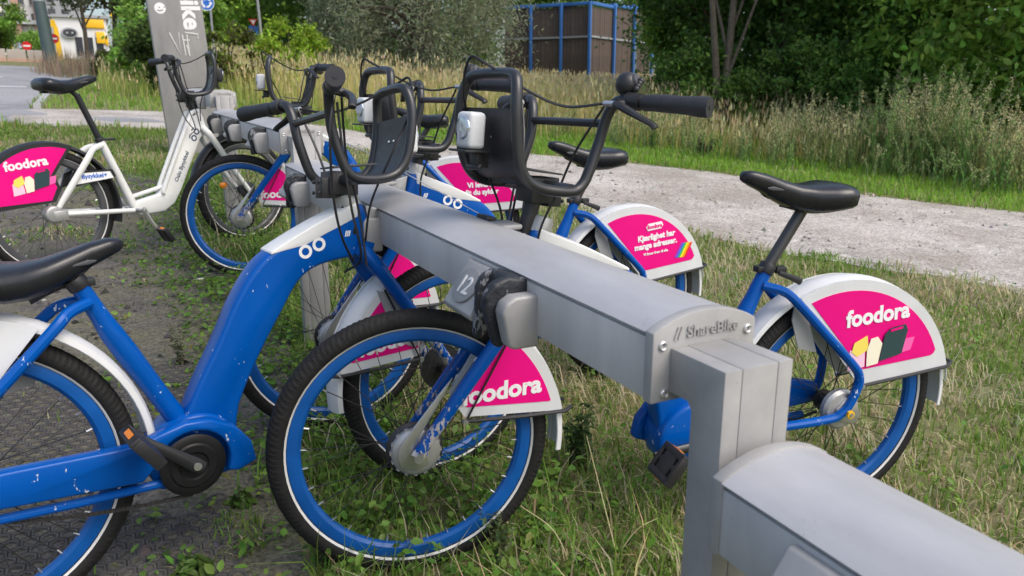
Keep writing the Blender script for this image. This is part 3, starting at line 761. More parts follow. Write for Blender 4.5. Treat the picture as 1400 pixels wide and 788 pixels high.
def white_bike(pose, label, group):
    root = empty('bicycle', label, 'bicycle', group, place_matrix(*pose))
    wheel(root, 0, True); wheel(root, WB, True)
    t = MB()
    side_poly(t, [(.905, .83), (.845, .80), (.80, .71), (.648, .425), (.60, .372), (.46, .345), (.44, .30), (.47, .262), (.62, .268), (.69, .31), (.735, .375), (.90, .68), (.935, .70)], -.026, .026)
    fr = t.build('frame', 'white_paint', root, bevel=.009, angle=50)
    for sg in (1, -1):
        MB().tube(cr([(.90, sg*.02, .838), (.865, sg*.024, .832), (.83, sg*.028, .79), (.64, sg*.030, .43), (.62, sg*.030, .375)], 4), .0125, seg=10).build('top_tube', 'white_paint', root)
    MB().tube([(.63, 0, .41), (.45, 0, .372)], .012, seg=10).build('cross_tube', 'white_paint', root)
    MB().tube([(.452, 0, .31), (.318, 0, .672), (.306, 0, .70)], [.024, .021, .021], seg=14).build('seat_tube', 'white_paint', root)
    dr = Vector((-.34, 0, .94)).normalized(); tp_ = Vector((.306, 0, .70)); e = tp_+dr*.255
    MB().tube([tp_-dr*.02, e], .0165, seg=12).build('seatpost', 'black_paint', root)
    c = MB().tube([tp_-dr*.01, tp_+dr*.01], .024, seg=14); c.box(tp_+Vector((.03, -.01, 0)), (.10, .02, .012)); c.build('seat_clamp', 'black_plastic', root, bevel=.003)
    saddle(root, e.x+.115, 1.03, tilt=-.06)
    MB().tube([e-dr*.01, Vector((e.x-.035, 0, .966))], .013, seg=10).build('saddle_bracket', 'black_plastic', root)
    for sg in (1, -1):
        MB().tube(cr([(.315, sg*.014, .672), (.25, sg*.04, .655), (.20, sg*.056, .60), (.09, sg*.064, .46), (.04, sg*.064, .395), (.005, sg*.062, .34)], 4), [.014, .016, .019, .019, .016, .013], seg=10, flat=((0, 1, 0), .6)).build('stay', 'white_paint', root)
    MB().tube([(0, -.062, .333), (.42, -.058, .302)], .013, seg=10).build('drive_shaft', 'white_paint', root)
    MB().tube([(0, .062, .333), (.42, .05, .302)], .013, seg=10).build('lower_stay', 'white_paint', root)
    gb = MB().box((.02, -.062, .325), (.075, .04, .055)); gb.lathe([(0, -.03), (.04, -.03), (.045, -.02), (.045, .02)], (-.01, -.05, .335), seg=24)
    gb.build('gear_box', 'cast_alu', root, bevel=.006)
    mudguard(root, 0, -15, 172, 'black_plastic')
    for sg in (1, -1):
        y = sg*.041
        t = MB(); side_poly(t, arc((0, HR), .367, 68, 176, 24)+[(-.35, .37), (.02, .395), (.055, .46), (.03, .53)], y-.003, y+.003); po = t.build('side_panel', 'black_plastic', root)
        pk = arc((0, HR), .345, 72, 165, 22)+[(-.30, .40), (.0, .405), (.035, .47), (.01, .53)]
        t = MB(); side_poly(t, pk, y+sg*.0025, y+sg*.0042); t.build('sticker', 'pink_print', po); panel_print(po, y+sg*.0035, 'bags', sg)
        t = MB(); side_poly(t, [(.085, .455), (.115, .53), (.16, .545), (.335, .54), (.35, .50), (.11, .460)], y-.003, y+.003); q = t.build('side_panel', 'black_plastic', root)
        t = MB(); side_poly(t, [(.125, .474), (.150, .532), (.318, .53), (.335, .494)], y+sg*.003, y+sg*.0045); t.build('sticker', 'white_print', q)
        place_text('lettering', 'Bysykkel+', .034, 'sign_blue', q, (.232, y+sg*.005, .502), (-sg, 0, 0), (0, 0, 1), bold=.0008)
        d = Vector((.245, 0, .445)).normalized(); n = Vector((-d.z, 0, d.x))
        exx = d if sg < 0 else -d
        place_text('lettering', 'Oslo Bysykkel', .034, 'logo_dark', fr, (.765, sg*.0265, .515), exx, n if sg < 0 else -n, bold=.0004)
        oo_logo(fr, (.865, sg*.0265, .70), Vector((d.x, 0, d.z)) if sg < 0 else -d, n if sg < 0 else -n, .019, 'logo_dark')
    t = MB()
    for sg in (1, -1):
        t.tube(cr([(.915, sg*.03, .74), (.955, sg*.055, .68), (1.07, sg*.064, .49), (WB-.005, sg*.064, HR)], 5), [.021, .020, .018, .014], seg=12)
    t.tube([(.895, 0, .845), (.935, 0, .70)], .03, seg=14); t.build('fork', 'white_paint', root)
    MB().tube([(WB, -.075, HR), (WB, .075, HR)], .007, seg=8).build('axle', 'silver', root)
    d = MB().lathe([(0, -.012), (.04, -.012), (.055, -.004), (.055, .01)], (WB, -.04, HR), seg=28); d.build('brake_drum', 'black_plastic', root)
    rf = MB().ball((WB-.155, -.012, HR+.045), (.028, .008, .02), 12, 8); rf.build('wheel_reflector', 'orange_reflector', root)
    mudguard(root, WB, 95, 182, 'black_plastic')
    handlebar(root, R_(-24), False, off=(-.01, .0)); crank_set(root, -62, True, (.455, .297))
    return root
# ------------------------------------------------------------------ the setting: ground, path, street, bare earth
YB, SY2 = 45.0, .042
def tz(x, y):
    return SX*x + (SY*y if y < YB else SY*YB+SY2*(y-YB))
def tzn(x, y): return SX*x + np.where(y < YB, SY*y, SY*YB+SY2*(y-YB))
def ray_dir(px, py): return fwd + rgt*((px-700)/1044.5) - upv*((py-394)/1044.5)
def at(px, py, dist):
    """point `dist` metres away (over the ground) in a direction; used to set real places and sizes"""
    d = ray_dir(px, py); k = dist/math.hypot(d.x, d.y); return CAM + d*k
PATH_N = [(8.5, -6), (6.5, -3), (5.0, 0), (4.08, 1.68), (3.82, 2.23), (3.18, 3.24), (2.80, 4.5), (2.66, 5.66), (2.6, 6.94), (2.2, 8.6), (1.4, 10.2), (.1, 11.5), (-.8, 11.8), (-1.7, 11.9), (-2.25, 12.5)]
PATH_F = [(12.5, -4), (10.5, -1), (8.6, 1.8), (7.16, 3.48), (6.62, 4.28), (6.14, 5.3), (5.85, 6.17), (5.12, 7.43), (4.26, 8.26), (3.6, 9.2), (2.9, 10.8), (2.0, 12.9), (.6, 14.6), (-.8, 15.0), (-2.05, 15.1)]
PATH_POLY = np.array(PATH_N+PATH_F[::-1])
STREET = np.array([(-2.25, 12.3), (-2.05, 15.2), (-2.1, 18), (-1.75, 22), (-1.55, 29.5), (-2.9, 33.9), (-4.6, 38), (-40, 40), (-40, 12)])
DIRT = np.array([(-.36, -.4), (-.42, .7), (-.36, 1.3), (-.22, 1.9), (-.14, 2.4), (-.16, 3.4), (-.4, 4.4), (-.34, 5.6), (-.45, 6.9), (-1.2, 8.2), (-2.6, 8.6), (-7, 8.2), (-7, -2), (-1.2, -2)])
def inpoly(x, y, P):
    c = np.zeros(x.shape, bool); j = len(P)-1
    for i in range(len(P)):
        xi, yi = P[i]; xj, yj = P[j]
        c ^= ((yi > y) != (yj > y)) & (x < (xj-xi)*(y-yi)/(yj-yi+1e-12)+xi); j = i
    return c
def vnoise(x, y, s, seed=0):
    r = np.random.default_rng(100+seed); v = np.zeros_like(x)
    for k in range(7):
        a = r.uniform(0, 6.28); f = s*(1.0+.55*k); p = r.uniform(0, 6.28)
        v = v+np.sin((x*math.cos(a)+y*math.sin(a))*f+p+1.3*np.sin((x*math.sin(a)-y*math.cos(a))*f*.6+p*2))/(1+.4*k)
    return v/2.6
def grid_mesh(xs, ys, name, m, jit=0):
    V = [(x, y, tz(x, y)+(jit*random.uniform(-1, 1) if jit else 0)) for y in ys for x in xs]; n = len(xs)
    F = [(j*n+i, j*n+i+1, (j+1)*n+i+1, (j+1)*n+i) for j in range(len(ys)-1) for i in range(n-1)]
    return MB().add(V, F).build(name, m)
structure(grid_mesh([-260, -60, -20, -6, 0, 6, 20, 60, 260], [-60, -10, 0, 10, 20, 45, 100, 200, 420], 'ground', 'soil_grass'), 'grassy ground with patches of dry soil around the bike rail', 'ground')
def strip(name, A, B, dz, m, wob=.06, nu=10, sub=6):
    A = cr([(*p, 0) for p in A], sub); B = cr([(*p, 0) for p in B], sub); V = []; F = []
    n = len(A)
    for i in range(n):
        wa = wob*(math.sin(i*1.7)+math.sin(i*.63+1)); wb = wob*(math.sin(i*1.3+2)+math.sin(i*.71))
        for k in range(nu):
            t = k/(nu-1); x = A[i][0]*(1-t)+B[i][0]*t + (wa if k == 0 else wb if k == nu-1 else 0); y = A[i][1]*(1-t)+B[i][1]*t
            V.append((x, y, tz(x, y)+dz+.006*math.sin(x*3.1+y*1.7)*math.sin(y*2.3)*(0 < k < nu-1)+(.004 if 0 < k < nu-1 else 0)))
    for i in range(n-1):
        for k in range(nu-1): F.append((i*nu+k, i*nu+k+1, (i+1)*nu+k+1, (i+1)*nu+k))
    return MB().add(V, F).build(name, m)
structure(strip('gravel_path', PATH_N, PATH_F, .005, 'gravel', .05), 'pale gravel footpath curving past the bike rail', 'path')
def flat_poly(name, P, dz, m):
    pts = cr([(*p, 0) for p in P], 5, True); V = [(p[0], p[1], tz(p[0], p[1])+dz) for p in pts]
    me = bpy.data.meshes.new(name); bm = bmesh.new(); f = bm.faces.new([bm.verts.new(v) for v in V]); bmesh.ops.triangulate(bm, faces=[f]); bmesh.ops.recalc_face_normals(bm, faces=bm.faces)
    if bm.faces and sum(f.normal.z for f in bm.faces) < 0: bmesh.ops.reverse_faces(bm, faces=bm.faces)
    bm.to_mesh(me); bm.free(); return link(name, me, m)
structure(flat_poly('bare_earth', [tuple(p) for p in DIRT], .004, 'dirt'), 'dark bare earth with gravel and weeds beside the rail', 'bare earth')
structure(flat_poly('street', [tuple(p) for p in STREET], .008, 'asphalt'), 'grey asphalt street beyond the lawn', 'street')
for (x0, y0, x1, y1, wd) in ((-9, 21.2, -2.6, 21.9, .14), (-9, 27.3, -3.6, 27.0, .16), (-14, 33.0, -5.2, 33.2, .18)):
    V = [(x0, y0, tz(x0, y0)+.013), (x1, y1, tz(x1, y1)+.013), (x1, y1+wd*2, tz(x1, y1+wd*2)+.013), (x0, y0+wd*2, tz(x0, y0+wd*2)+.013)]
    structure(MB().add(V, [(0, 1, 2, 3)]).build('road_marking', 'road_paint'))
# kerb along the near edge of the street
kb = MB(); kp = [(-1.98, 15.1), (-2.0, 18), (-1.66, 22), (-1.46, 29.5), (-2.8, 33.9)]
for a, b in zip(kp[:-1], kp[1:]):
    d = Vector((b[0]-a[0], b[1]-a[1])); n = Vector((d.y, -d.x)).normalized()*.12
    P = [Vector((a[0], a[1])), Vector((b[0], b[1])), Vector((b[0]+n.x, b[1]+n.y)), Vector((a[0]+n.x, a[1]+n.y))]
    kb.add([(p.x, p.y, tz(p.x, p.y)-.02) for p in P]+[(p.x, p.y, tz(p.x, p.y)+.09) for p in P], [(4, 5, 6, 7), (0, 1, 5, 4), (1, 2, 6, 5), (2, 3, 7, 6), (3, 0, 4, 7)])
structure(kb.build('kerb', 'concrete_grey'))

# ------------------------------------------------------------------ docking rail
RX0, RX1 = -.129, .039
RXC = (RX0+RX1)/2; RW = RX1-RX0; SR = .0107
def arch(z0, n=12, wdt=RW, rise=.022):
    pts = []
    for k in range(n+1):
        t = k/n*2-1; pts.append((RXC+t*wdt/2, z0+rise*(1-t*t)))
    return pts
def along_y(zoff=0): return lambda p, q, h: (p, h, q)
def dock(parent, yc, zt, side, number=None):
    """one docking point; side -1 faces the bare earth, +1 faces the lawn. yc = start of the near cheek"""
    fx = RX0 if side < 0 else RX1
    def W(out, yy, zz): return (fx+side*out, yc+(yy if side < 0 else -yy), zt+zz)
    def pr(name, poly, a, b, m, par, bev=.005, ang=45):
        t = MB(); t.prism(poly, a, b, lambda o, z, h: W(o, h, z)); return t.build(name, m, par, bevel=bev, bseg=3, angle=ang)
    ck = [(-.004, -.024), (.040, -.024), (.058, -.034), (.064, -.050), (.052, -.108), (.042, -.114), (-.004, -.114)]
    hs_ = pr('dock_housing', ck, 0, .034, 'rail_cap', parent, .007)
    rb = [(-.002, -.004), (.035, .002), (.062, -.006), (.078, -.026), (.080, -.046), (.060, -.118), (.045, -.12), (.03, -.10), (-.002, -.10)]
    rb2 = [(-.002, -.006), (.026, -.002), (.046, -.012), (.056, -.032), (.056, -.05), (.062, -.124), (.046, -.128), (.03, -.10), (-.002, -.10)]
    pr('rubber_guide', rb, .035, .058, 'rubber_guide', hs_, .009)
    pr('rubber_guide', rb2, .116, .136, 'rubber_guide', hs_, .008)
    pr('rubber_guide', [(-.002, -.004), (.03, .0), (.034, -.02), (.034, -.095), (-.002, -.095)], .056, .118, 'rubber_guide', hs_, .006)
    pl = pr('number_plate', [(-.004, -.012), (.010, -.012), (.064, -.088), (.058, -.100), (-.004, -.100)], .138, .262, 'rail_cap', hs_, .004)
    # inclined face frame of the plate
    a, b = Vector(W(.010, .205, -.012)), Vector(W(.064, .205, -.088)); dn = (b-a).normalized(); ex = Vector((0, -1 if side < 0 else 1, 0)); nz = ex.cross(-dn)
    c = (a+b)/2+nz*.002
    if number:
        V = []; n = 28
        M = Matrix((ex, -dn, nz)).transposed()
        t = MB(); n = 28
        t.add([c+M @ Vector((.044*math.cos(2*math.pi*i/n)*(1), .036*math.sin(2*math.pi*i/n), zz)) for zz in (-.003, .003) for i in range(n)], [tuple(range(n-1, -1, -1)), tuple(range(n, 2*n))]+[(i, (i+1) % n, n+(i+1) % n, n+i) for i in range(n)])
        t.build('number_badge', 'badge_grey', hs_, bevel=.0015)
        place_text('dock_number', number, .050, 'white_plastic', hs_, c+nz*.0036+dn*.017, ex, -dn, bold=.0005)
    return hs_
def rail(y0, y1, zt, label, docks_near, docks_far, first_cap=True, numbers={}):
    root = empty('docking_rail', label, 'bike rail', 'stepped lengths of the docking rail')
    zb = zt-.094
    def sh(p, q, h): return (p, h, q+SR*(h-y0))
    t = MB(); t.prism([(RX0, zb), (RX1, zb), (RX1, zt-.0085), (RX1-.006, zt-.0085), (RX1-.006, zt-.004), (RX0+.006, zt-.004), (RX0+.006, zt-.0085), (RX0, zt-.0085)], y0+.019, y1-.019, sh); t.build('rail_body', 'rail_side', root, bevel=.0012)
    a = arch(zt, 14, RW+.004)
    t = MB(); t.prism([(RX0+.004, zt-.0035), (RX0-.001, zt-.0035), (RX0-.0024, zt-.001)]+a[1:-1]+[(RX1+.0024, zt-.001), (RX1+.001, zt-.0035), (RX1-.004, zt-.0035)], y0+.019, y1-.019, sh); t.build('top_cover', 'rail_top', root, angle=25)
    for k, yy in enumerate((y0, y1-.02)):
        zz = SR*(yy-y0); cp = [(RX0-.003, zb-.002+zz), (RX1+.003, zb-.002+zz), (RX1+.003, zt+.001+zz)]+[(p, q+.0025+zz) for p, q in arch(zt, 14, RW+.004)[::-1][1:-1]]+[(RX0-.003, zt+.001+zz)]
        t = MB(); t.prism(cp, yy, yy+.018, lambda p, q, h: (p, h, q)); c = t.build('end_cap', 'rail_cap', root, bevel=.0022, angle=30)
        if k == 0 and first_cap:
            for sx_, sz_ in ((RX0+.012, zt-.017), (RX1-.012, zt-.013), (RX0+.018, zb+.010), (RX1-.016, zb+.010)):
                sc = MB().lathe([(0, .0015), (.0026, .0015), (.003, -.001), (.0052, -.002), (.0066, -.001), (.0072, .0015)], (sx_, y0-.0012, sz_), seg=18); sc.build('cap_screw', 'silver', c)
            place_text('lettering', 'ShareBike', .022, 'rail_cap', c, (RXC+.010, y0-.0012, zt-.010), (1, 0, 0), (0, 0, 1), ext=.0015, bold=.0002)
            lg = MB()
            for dx in (0, .006): lg.box((RXC-.050+dx, y0-.0008, zt-.003), (.003, .003, .017), Matrix.Rotation(R_(20), 3, 'Y'))
            lg.build('cap_emblem', 'rail_cap', c)
    # support post at the near end
    for (py0, top) in ((y0-.103, zt-.022),):
        gz = tz(RXC, py0)-.06; px0, px1 = RXC-.058, RXC+.052
        t = MB(); w3 = (px1-px0); cuts = [px0, px0+w3*.25, px0+w3*.78, px1]
        po = None
        for i in range(3):
            gx0, gx1 = cuts[i]+(.0005 if i else 0), cuts[i+1]-(.0005 if i < 2 else 0)
            m = MB(); m.prism([(py0, gz), (py0+.057, gz), (py0+.057, zb+.002), (py0+.064, zb+.012), (y0-.0005, zb+.012), (y0-.0005, top), (py0, top)], gx0, gx1, lambda p, q, h: (h, p, q))
            o = m.build('support_post' if po is None else 'post_extrusion', 'rail_cap', root if po is None else po, bevel=.0009, angle=30)
            if po is None: po = o
    for i, yy in enumerate(docks_near): dock(root, yy, zt+SR*(yy-y0), -1, numbers.get(i))
    for yy in docks_far:
        dock(root, yy+.11, zt+SR*(yy-y0), 1)
        MB().box((RX1-.022, yy+.02, zt+SR*(yy-y0)+.016), (.026, .055, .012), Matrix.Rotation(R_(-12), 3, 'Y').inverted()).build('release_slot', 'black_plastic', root, bevel=.002)
        MB().box((RX1-.006, yy-.045, zt+SR*(yy-y0)+.008), (.05, .075, .012)).build('dock_cover', 'rail_cap', root, bevel=.005)
    return root
rail(-.164, 2.255, .882, 'grey docking rail between two posts, its end cap embossed and slot 12 empty', [.149, .998, 1.84], [.64, 1.50], numbers={0: '12'})
rail(-2.70, -.285, .715, 'lower grey docking rail stepping down in front of the embossed end cap', [-1.51, -.675], [])
rail(2.31, 4.72, 1.040, 'higher grey docking rail beside the white bicycle, its slots facing the bare earth', [2.60, 3.43, 4.26], [3.34], first_cap=True)
rail(4.775, 7.0, 1.19, 'highest grey docking rail running past the tall grey sign slab', [5.1, 5.9], [])

# ------------------------------------------------------------------ bicycles
BIKES = {}
BIKES['A'] = blue_bike((.0736, 1.0879, 1.3531), 'blue bicycle with white mudguards standing on the bare earth, chain case visible, saddle set low', 'plain', .80, 139, R_(-5.5), R_(4.5), .352, R_(-7.2), (.0, -.026), False)
BIKES['C'] = blue_bike((-.1809, .6866, -1.3956), 'blue bicycle whose pink rear panel shows food bags, front wheel under slot 12', 'bags', .965, 178, R_(18.8), R_(-3.1), None, R_(.5), (.023, .012))
BIKES['D'] = blue_bike((-.1624, 1.4935, -1.5920), 'blue bicycle whose pink rear panel shows a rainbow stripe and white Norwegian slogan', 'love', .93, 160, R_(6))
BIKES['E'] = blue_bike((-.1686, 3.4476, -1.1791), 'blue bicycle on the higher rail, pink rear panel with two white text lines, no rainbow', 'wild', .93, 120, R_(14), bell=False)
BIKES['G'] = white_bike((-.0223, 4.2960, 1.0970), 'white bicycle with black mudguards, black saddle and pink foodora panel', 'bicycles docked along the rail')
for o_ in BIKES['G'].children:
    if o_.name.startswith('headlight'): o_.data.materials[0] = MATS['black_plastic']
# ------------------------------------------------------------------ vegetation helpers
def raw_mesh(name, V, loops, totals, cols, m):
    me = bpy.data.meshes.new(name); V = np.asarray(V, np.float32)
    me.vertices.add(len(V)); me.vertices.foreach_set('co', V.ravel())
    loops = np.asarray(loops, np.int32); totals = np.asarray(totals, np.int32)
    me.loops.add(len(loops)); me.loops.foreach_set('vertex_index', loops)
    me.polygons.add(len(totals)); st = np.zeros(len(totals), np.int32); st[1:] = np.cumsum(totals)[:-1]
    me.polygons.foreach_set('loop_start', st); me.polygons.foreach_set('loop_total', totals)
    me.update(calc_edges=True); me.validate()
    ca = me.color_attributes.new('Col', 'FLOAT_COLOR', 'POINT')
    c4 = np.ones((len(V), 4), np.float32); c4[:, :3] = cols; ca.data.foreach_set('color', c4.ravel())
    me.materials.append(MATS[m]); return me
def blades(pos, h, wd, az, lean, col, tipcol=None):
    """bent grass blades: quad + tip"""
    n = len(pos); d = np.stack([np.cos(az), np.sin(az), np.zeros(n)], 1); s = np.stack([-np.sin(az), np.cos(az), np.zeros(n)], 1)
    # lean: 0 upright .. 1 lying
    up = np.zeros((n, 3)); up[:, 2] = 1
    m_ = pos + (d*(lean*.45)[:, None]+up*np.sqrt(np.clip(1-(lean*.8)**2, .02, 1))[:, None])*(h*.55)[:, None]
    t_ = m_ + (d*np.clip(lean*1.25, 0, 1)[:, None]+up*np.sqrt(np.clip(1-np.clip(lean*1.25, 0, .995)**2, 0, 1))[:, None]*.9)*(h*.5)[:, None]
    w2 = (wd/2)[:, None]
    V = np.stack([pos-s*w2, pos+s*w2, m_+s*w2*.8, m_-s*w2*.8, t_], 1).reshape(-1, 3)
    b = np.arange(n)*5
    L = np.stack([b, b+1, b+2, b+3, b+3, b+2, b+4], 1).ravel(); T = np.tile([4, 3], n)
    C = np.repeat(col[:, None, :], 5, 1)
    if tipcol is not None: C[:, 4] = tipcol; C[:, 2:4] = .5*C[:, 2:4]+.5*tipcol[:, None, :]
    return V, L, T, C.reshape(-1, 3)
def leaves(pos, size, col, nrm=None, spread=1., asp=.55):
    """leaf-sized folded diamonds with random facing"""
    n = len(pos); N = RNG.normal(size=(n, 3))*spread
    if nrm is not None: N = N+nrm
    N /= np.linalg.norm(N, axis=1)[:, None]+1e-9
    A = np.cross(N, RNG.normal(size=(n, 3))); A /= np.linalg.norm(A, axis=1)[:, None]+1e-9; B = np.cross(N, A)
    s = size[:, None]
    V = np.stack([pos-A*s*.5, pos-A*s*.18+B*s*asp*.48+N*s*.07, pos+A*s*.18+B*s*asp*.40+N*s*.05, pos+A*s*.5-N*s*.06, pos+A*s*.18-B*s*asp*.40+N*s*.05, pos-A*s*.18-B*s*asp*.48+N*s*.07], 1).reshape(-1, 3)
    b = np.arange(n)*6; L = np.stack([b, b+1, b+2, b+3, b+3, b+4, b+5, b], 1).ravel(); T = np.full(2*n, 4)
    return V, L, T, np.repeat(col, 6, 0)
def merge(parts):
    V = []; L = []; T = []; C = []; o = 0
    for v, l, t, c in parts:
        V.append(v); L.append(l+o); T.append(t); C.append(c); o += len(v)
    return np.concatenate(V), np.concatenate(L), np.concatenate(T), np.concatenate(C)
def vary(base, n, amt=.25, mixto=None, pm=.0):
    b = np.array(base)[None, :]*(1+amt*RNG.normal(size=(n, 1)))*(1+.08*RNG.normal(size=(n, 3)))
    if mixto is not None:
        k = (RNG.random(n) < pm)[:, None]*RNG.uniform(.4, 1, (n, 1)); b = b*(1-k)+np.array(mixto)[None, :]*k
    return np.clip(b, .004, .9)

# ------------------------------------------------------------------ lawn and weeds
def scatter_polar(n, r0, r1, a0=-32, a1=86, power=1.0):
    r = r0+(r1-r0)*RNG.random(n)**power; a = np.radians(RNG.uniform(a0, a1, n))
    return CAM.x+np.sin(a)*r, CAM.y+np.cos(a)*r, r
def lawn():
    x, y, r = scatter_polar(330000, .55, 13.5)
    jx = x+.16*vnoise(x, y, 4, 21)+.05*RNG.normal(size=len(x)); jy = y+.16*vnoise(x, y, 4, 22)+.05*RNG.normal(size=len(x))
    ok = ~inpoly(jx, jy, PATH_POLY) & ~inpoly(x, y, STREET)
    pe = inpoly(x, y, PATH_POLY)
    dirt = inpoly(x, y, DIRT)
    nz = vnoise(x, y, 2.2, 1)+.5*vnoise(x, y, 7, 2)
    keep = ok & (~dirt | (nz > .78-.08*np.clip(y-3, 0, 4)) | (RNG.random(len(x)) < .02)) & (x < 14)
    thin = (vnoise(x, y, 3.5, 5) < -.55) & (RNG.random(len(x)) < .6)
    keep &= ~thin
    x, y, r, dirt = x[keep], y[keep], r[keep], dirt[keep]; n = len(x)
    z = tzn(x, y)
    k = vnoise(x, y, 1.6, 3); dry = np.clip(.30+.48*k, .03, .88)
    far = y > 10*0+ (np.interp(x, [p[0] for p in PATH_F[:-3]][::-1], [p[1] for p in PATH_F[:-3]][::-1]))
    dry = np.where(far, .10, dry)
    isdry = RNG.random(n) < dry
    h = RNG.uniform(.035, .095, n)*(1+.25*vnoise(x, y, 2.7, 6)); h = np.where(dirt, h*.6, h); h = np.where(far, h*1.5, h); h = np.where((np.abs(x+.02) < .5) & (y < 7) & (RNG.random(n) < .22), h*RNG.uniform(1.6, 3.2, n), h)
    lean = np.clip(RNG.beta(2.6, 1.9, n)+np.where(isdry, .2, 0), 0, .98)
    wd = RNG.uniform(.0022, .0045, n)*(1+.22*r)
    g = vary((.16, .265, .045), n, .25, (.25, .33, .08), .3); d = vary((.48, .41, .25), n, .22, (.58, .52, .35), .3)
    g = np.where(far[:, None], vary((.22, .39, .05), n, .2), g)
    col = np.where(isdry[:, None], d, g)
    me = raw_mesh('lawn_grass', *blades(np.stack([x, y, z-.004], 1), h, wd, RNG.uniform(0, 6.28, n), lean, col, col*1.15), 'blade')
    tag(link('lawn_grass', me, None), 'short lawn grass mixed with dry straw around the rail', 'grass', kind='stuff')
lawn()
def meadow():
    x, y, r = scatter_polar(80000, 12.5, 36, -24, 84, 1.1)
    k = ~inpoly(x, y, PATH_POLY) & ~inpoly(x, y, STREET) & (x > -2.6-.0*y)
    x, y, r = x[k], y[k], r[k]; n = len(x); isd = RNG.random(n) < .18
    col = np.where(isd[:, None], vary((.42, .36, .2), n, .2), vary((.23, .38, .06), n, .22))
    me = raw_mesh('verge_grass', *blades(np.stack([x, y, tzn(x, y)-.01], 1), RNG.uniform(.08, .2, n), RNG.uniform(.004, .007, n)*(1+.16*r), RNG.uniform(0, 6.28, n), RNG.beta(2, 3, n), col, col*1.1), 'blade')
    tag(link('verge_grass', me, None), 'green verge grass beside the street and behind the path', 'grass', kind='stuff')
meadow()
def thatch():
    """flattened dry straw lying in the lawn"""
    x, y, r = scatter_polar(42000, .8, 8, -10, 86)
    ok = ~inpoly(x, y, PATH_POLY) & ~inpoly(x, y, DIRT) & (x > .1) & (vnoise(x, y, 1.8, 8)+.3*vnoise(x, y, 6, 9) > -.1)
    x, y, r = x[ok], y[ok], r[ok]; n = len(x)
    col = vary((.54, .48, .32), n, .22)
    me = raw_mesh('dry_straw', *blades(np.stack([x, y, tzn(x, y)+RNG.uniform(.01, .05, n)], 1), RNG.uniform(.06, .17, n), RNG.uniform(.0018, .003, n)*(1+.2*r), RNG.uniform(0, 6.28, n), RNG.uniform(.86, .99, n), col), 'blade')
    tag(link('dry_straw', me, None), 'flattened yellow straw lying in the lawn', 'straw', kind='stuff')
thatch()
def ground_cover():
    P = []
    # broad-leaved weeds under and beside the rail
    n = 2300
    cx = RNG.normal(-.02, .28, n); cy = RNG.uniform(.0, 7.5, n); 
    ex = RNG.uniform(-3.2, -.3, 420); ey = RNG.uniform(.4, 7.5, 420); k = vnoise(ex, ey, 2.2, 1)+.5*vnoise(ex, ey, 7, 2) > .45
    lx = RNG.uniform(.4, 4.5, 320); ly = RNG.uniform(-.3, 4.5, 320); kk = ~inpoly(lx, ly, PATH_POLY)
    fx = RNG.uniform(3, 10, 900); fy = RNG.uniform(3, 11, 900); kf = ~inpoly(fx, fy, PATH_POLY)
    cx = np.concatenate([cx, ex[k], lx[kk], fx[kf]]); cy = np.concatenate([cy, ey[k], ly[kk], fy[kf]])
    d2 = (cx-CAM.x)**2+(cy-CAM.y)**2
    for X, Y, D in zip(cx, cy, d2):
        if D < .5: continue
        m = RNG.integers(8, 20); a = RNG.uniform(0, 6.28, m); hgt = RNG.uniform(.02, .11); rr = RNG.uniform(.01, .075, m)
        x = X+np.cos(a)*rr; y = Y+np.sin(a)*rr; z = tzn(x, y)+RNG.uniform(.008, hgt, m)
        nr = np.stack([np.cos(a)*.5, np.sin(a)*.5, np.full(m, 1.1)], 1)
        base = (.13, .26, .04) if RNG.random() < .6 else (.20, .33, .06)
        P.append(leaves(np.stack([x, y, z], 1), RNG.uniform(.010, .036, m), vary(base, m, .22, (.20, .15, .05), .05), nr, .35, .6))
    me = raw_mesh('ground_cover', *merge(P), 'leaf')
    tag(link('ground_cover', me, None), 'small broad-leaved weeds growing under and beside the rail', 'weeds', kind='stuff')
ground_cover()
def gravel_bits():
    V = []; L = []; T = []; C = []; P = []
    x, y, r = scatter_polar(30000, .6, 11)
    inP = inpoly(x, y, PATH_POLY); inD = inpoly(x, y, DIRT); k = (inP & (RNG.random(len(x)) < .5)) | (inD & (RNG.random(len(x)) < .55)); x, y, r, inD = x[k], y[k], r[k], inD[k]; n = len(x)
    s = RNG.gamma(2.2, .0022, n)*(1+.08*r); z = tzn(x, y)+.008
    base = np.array([(1, 0, 0), (0, 1, 0), (-1, 0, 0), (0, -1, 0), (0, 0, .8), (0, 0, -.8)], float)
    a = RNG.uniform(0, 6.28, n); sc = RNG.uniform(.6, 1.2, (n, 1, 3))
    q = base[None]*sc; ca, sa = np.cos(a)[:, None], np.sin(a)[:, None]
    q = np.stack([q[:, :, 0]*ca-q[:, :, 1]*sa, q[:, :, 0]*sa+q[:, :, 1]*ca, q[:, :, 2]], 2)*s[:, None, None]
    Vv = (q+np.stack([x, y, z], 1)[:, None, :]).reshape(-1, 3)
    f = np.array([(0, 1, 4), (1, 2, 4), (2, 3, 4), (3, 0, 4)]); b = (np.arange(n)*6)[:, None, None]
    Lp = (f[None]+b).ravel(); col = np.where(inD[:, None], vary((.13, .125, .115), n, .35), vary((.33, .315, .29), n, .25))
    me = raw_mesh('loose_gravel', Vv, Lp, np.full(n*4, 3), np.repeat(col, 6, 0), 'blade')
    tag(link('loose_gravel', me, None), 'loose small stones on the path and the bare earth', 'gravel', kind='stuff')
gravel_bits()
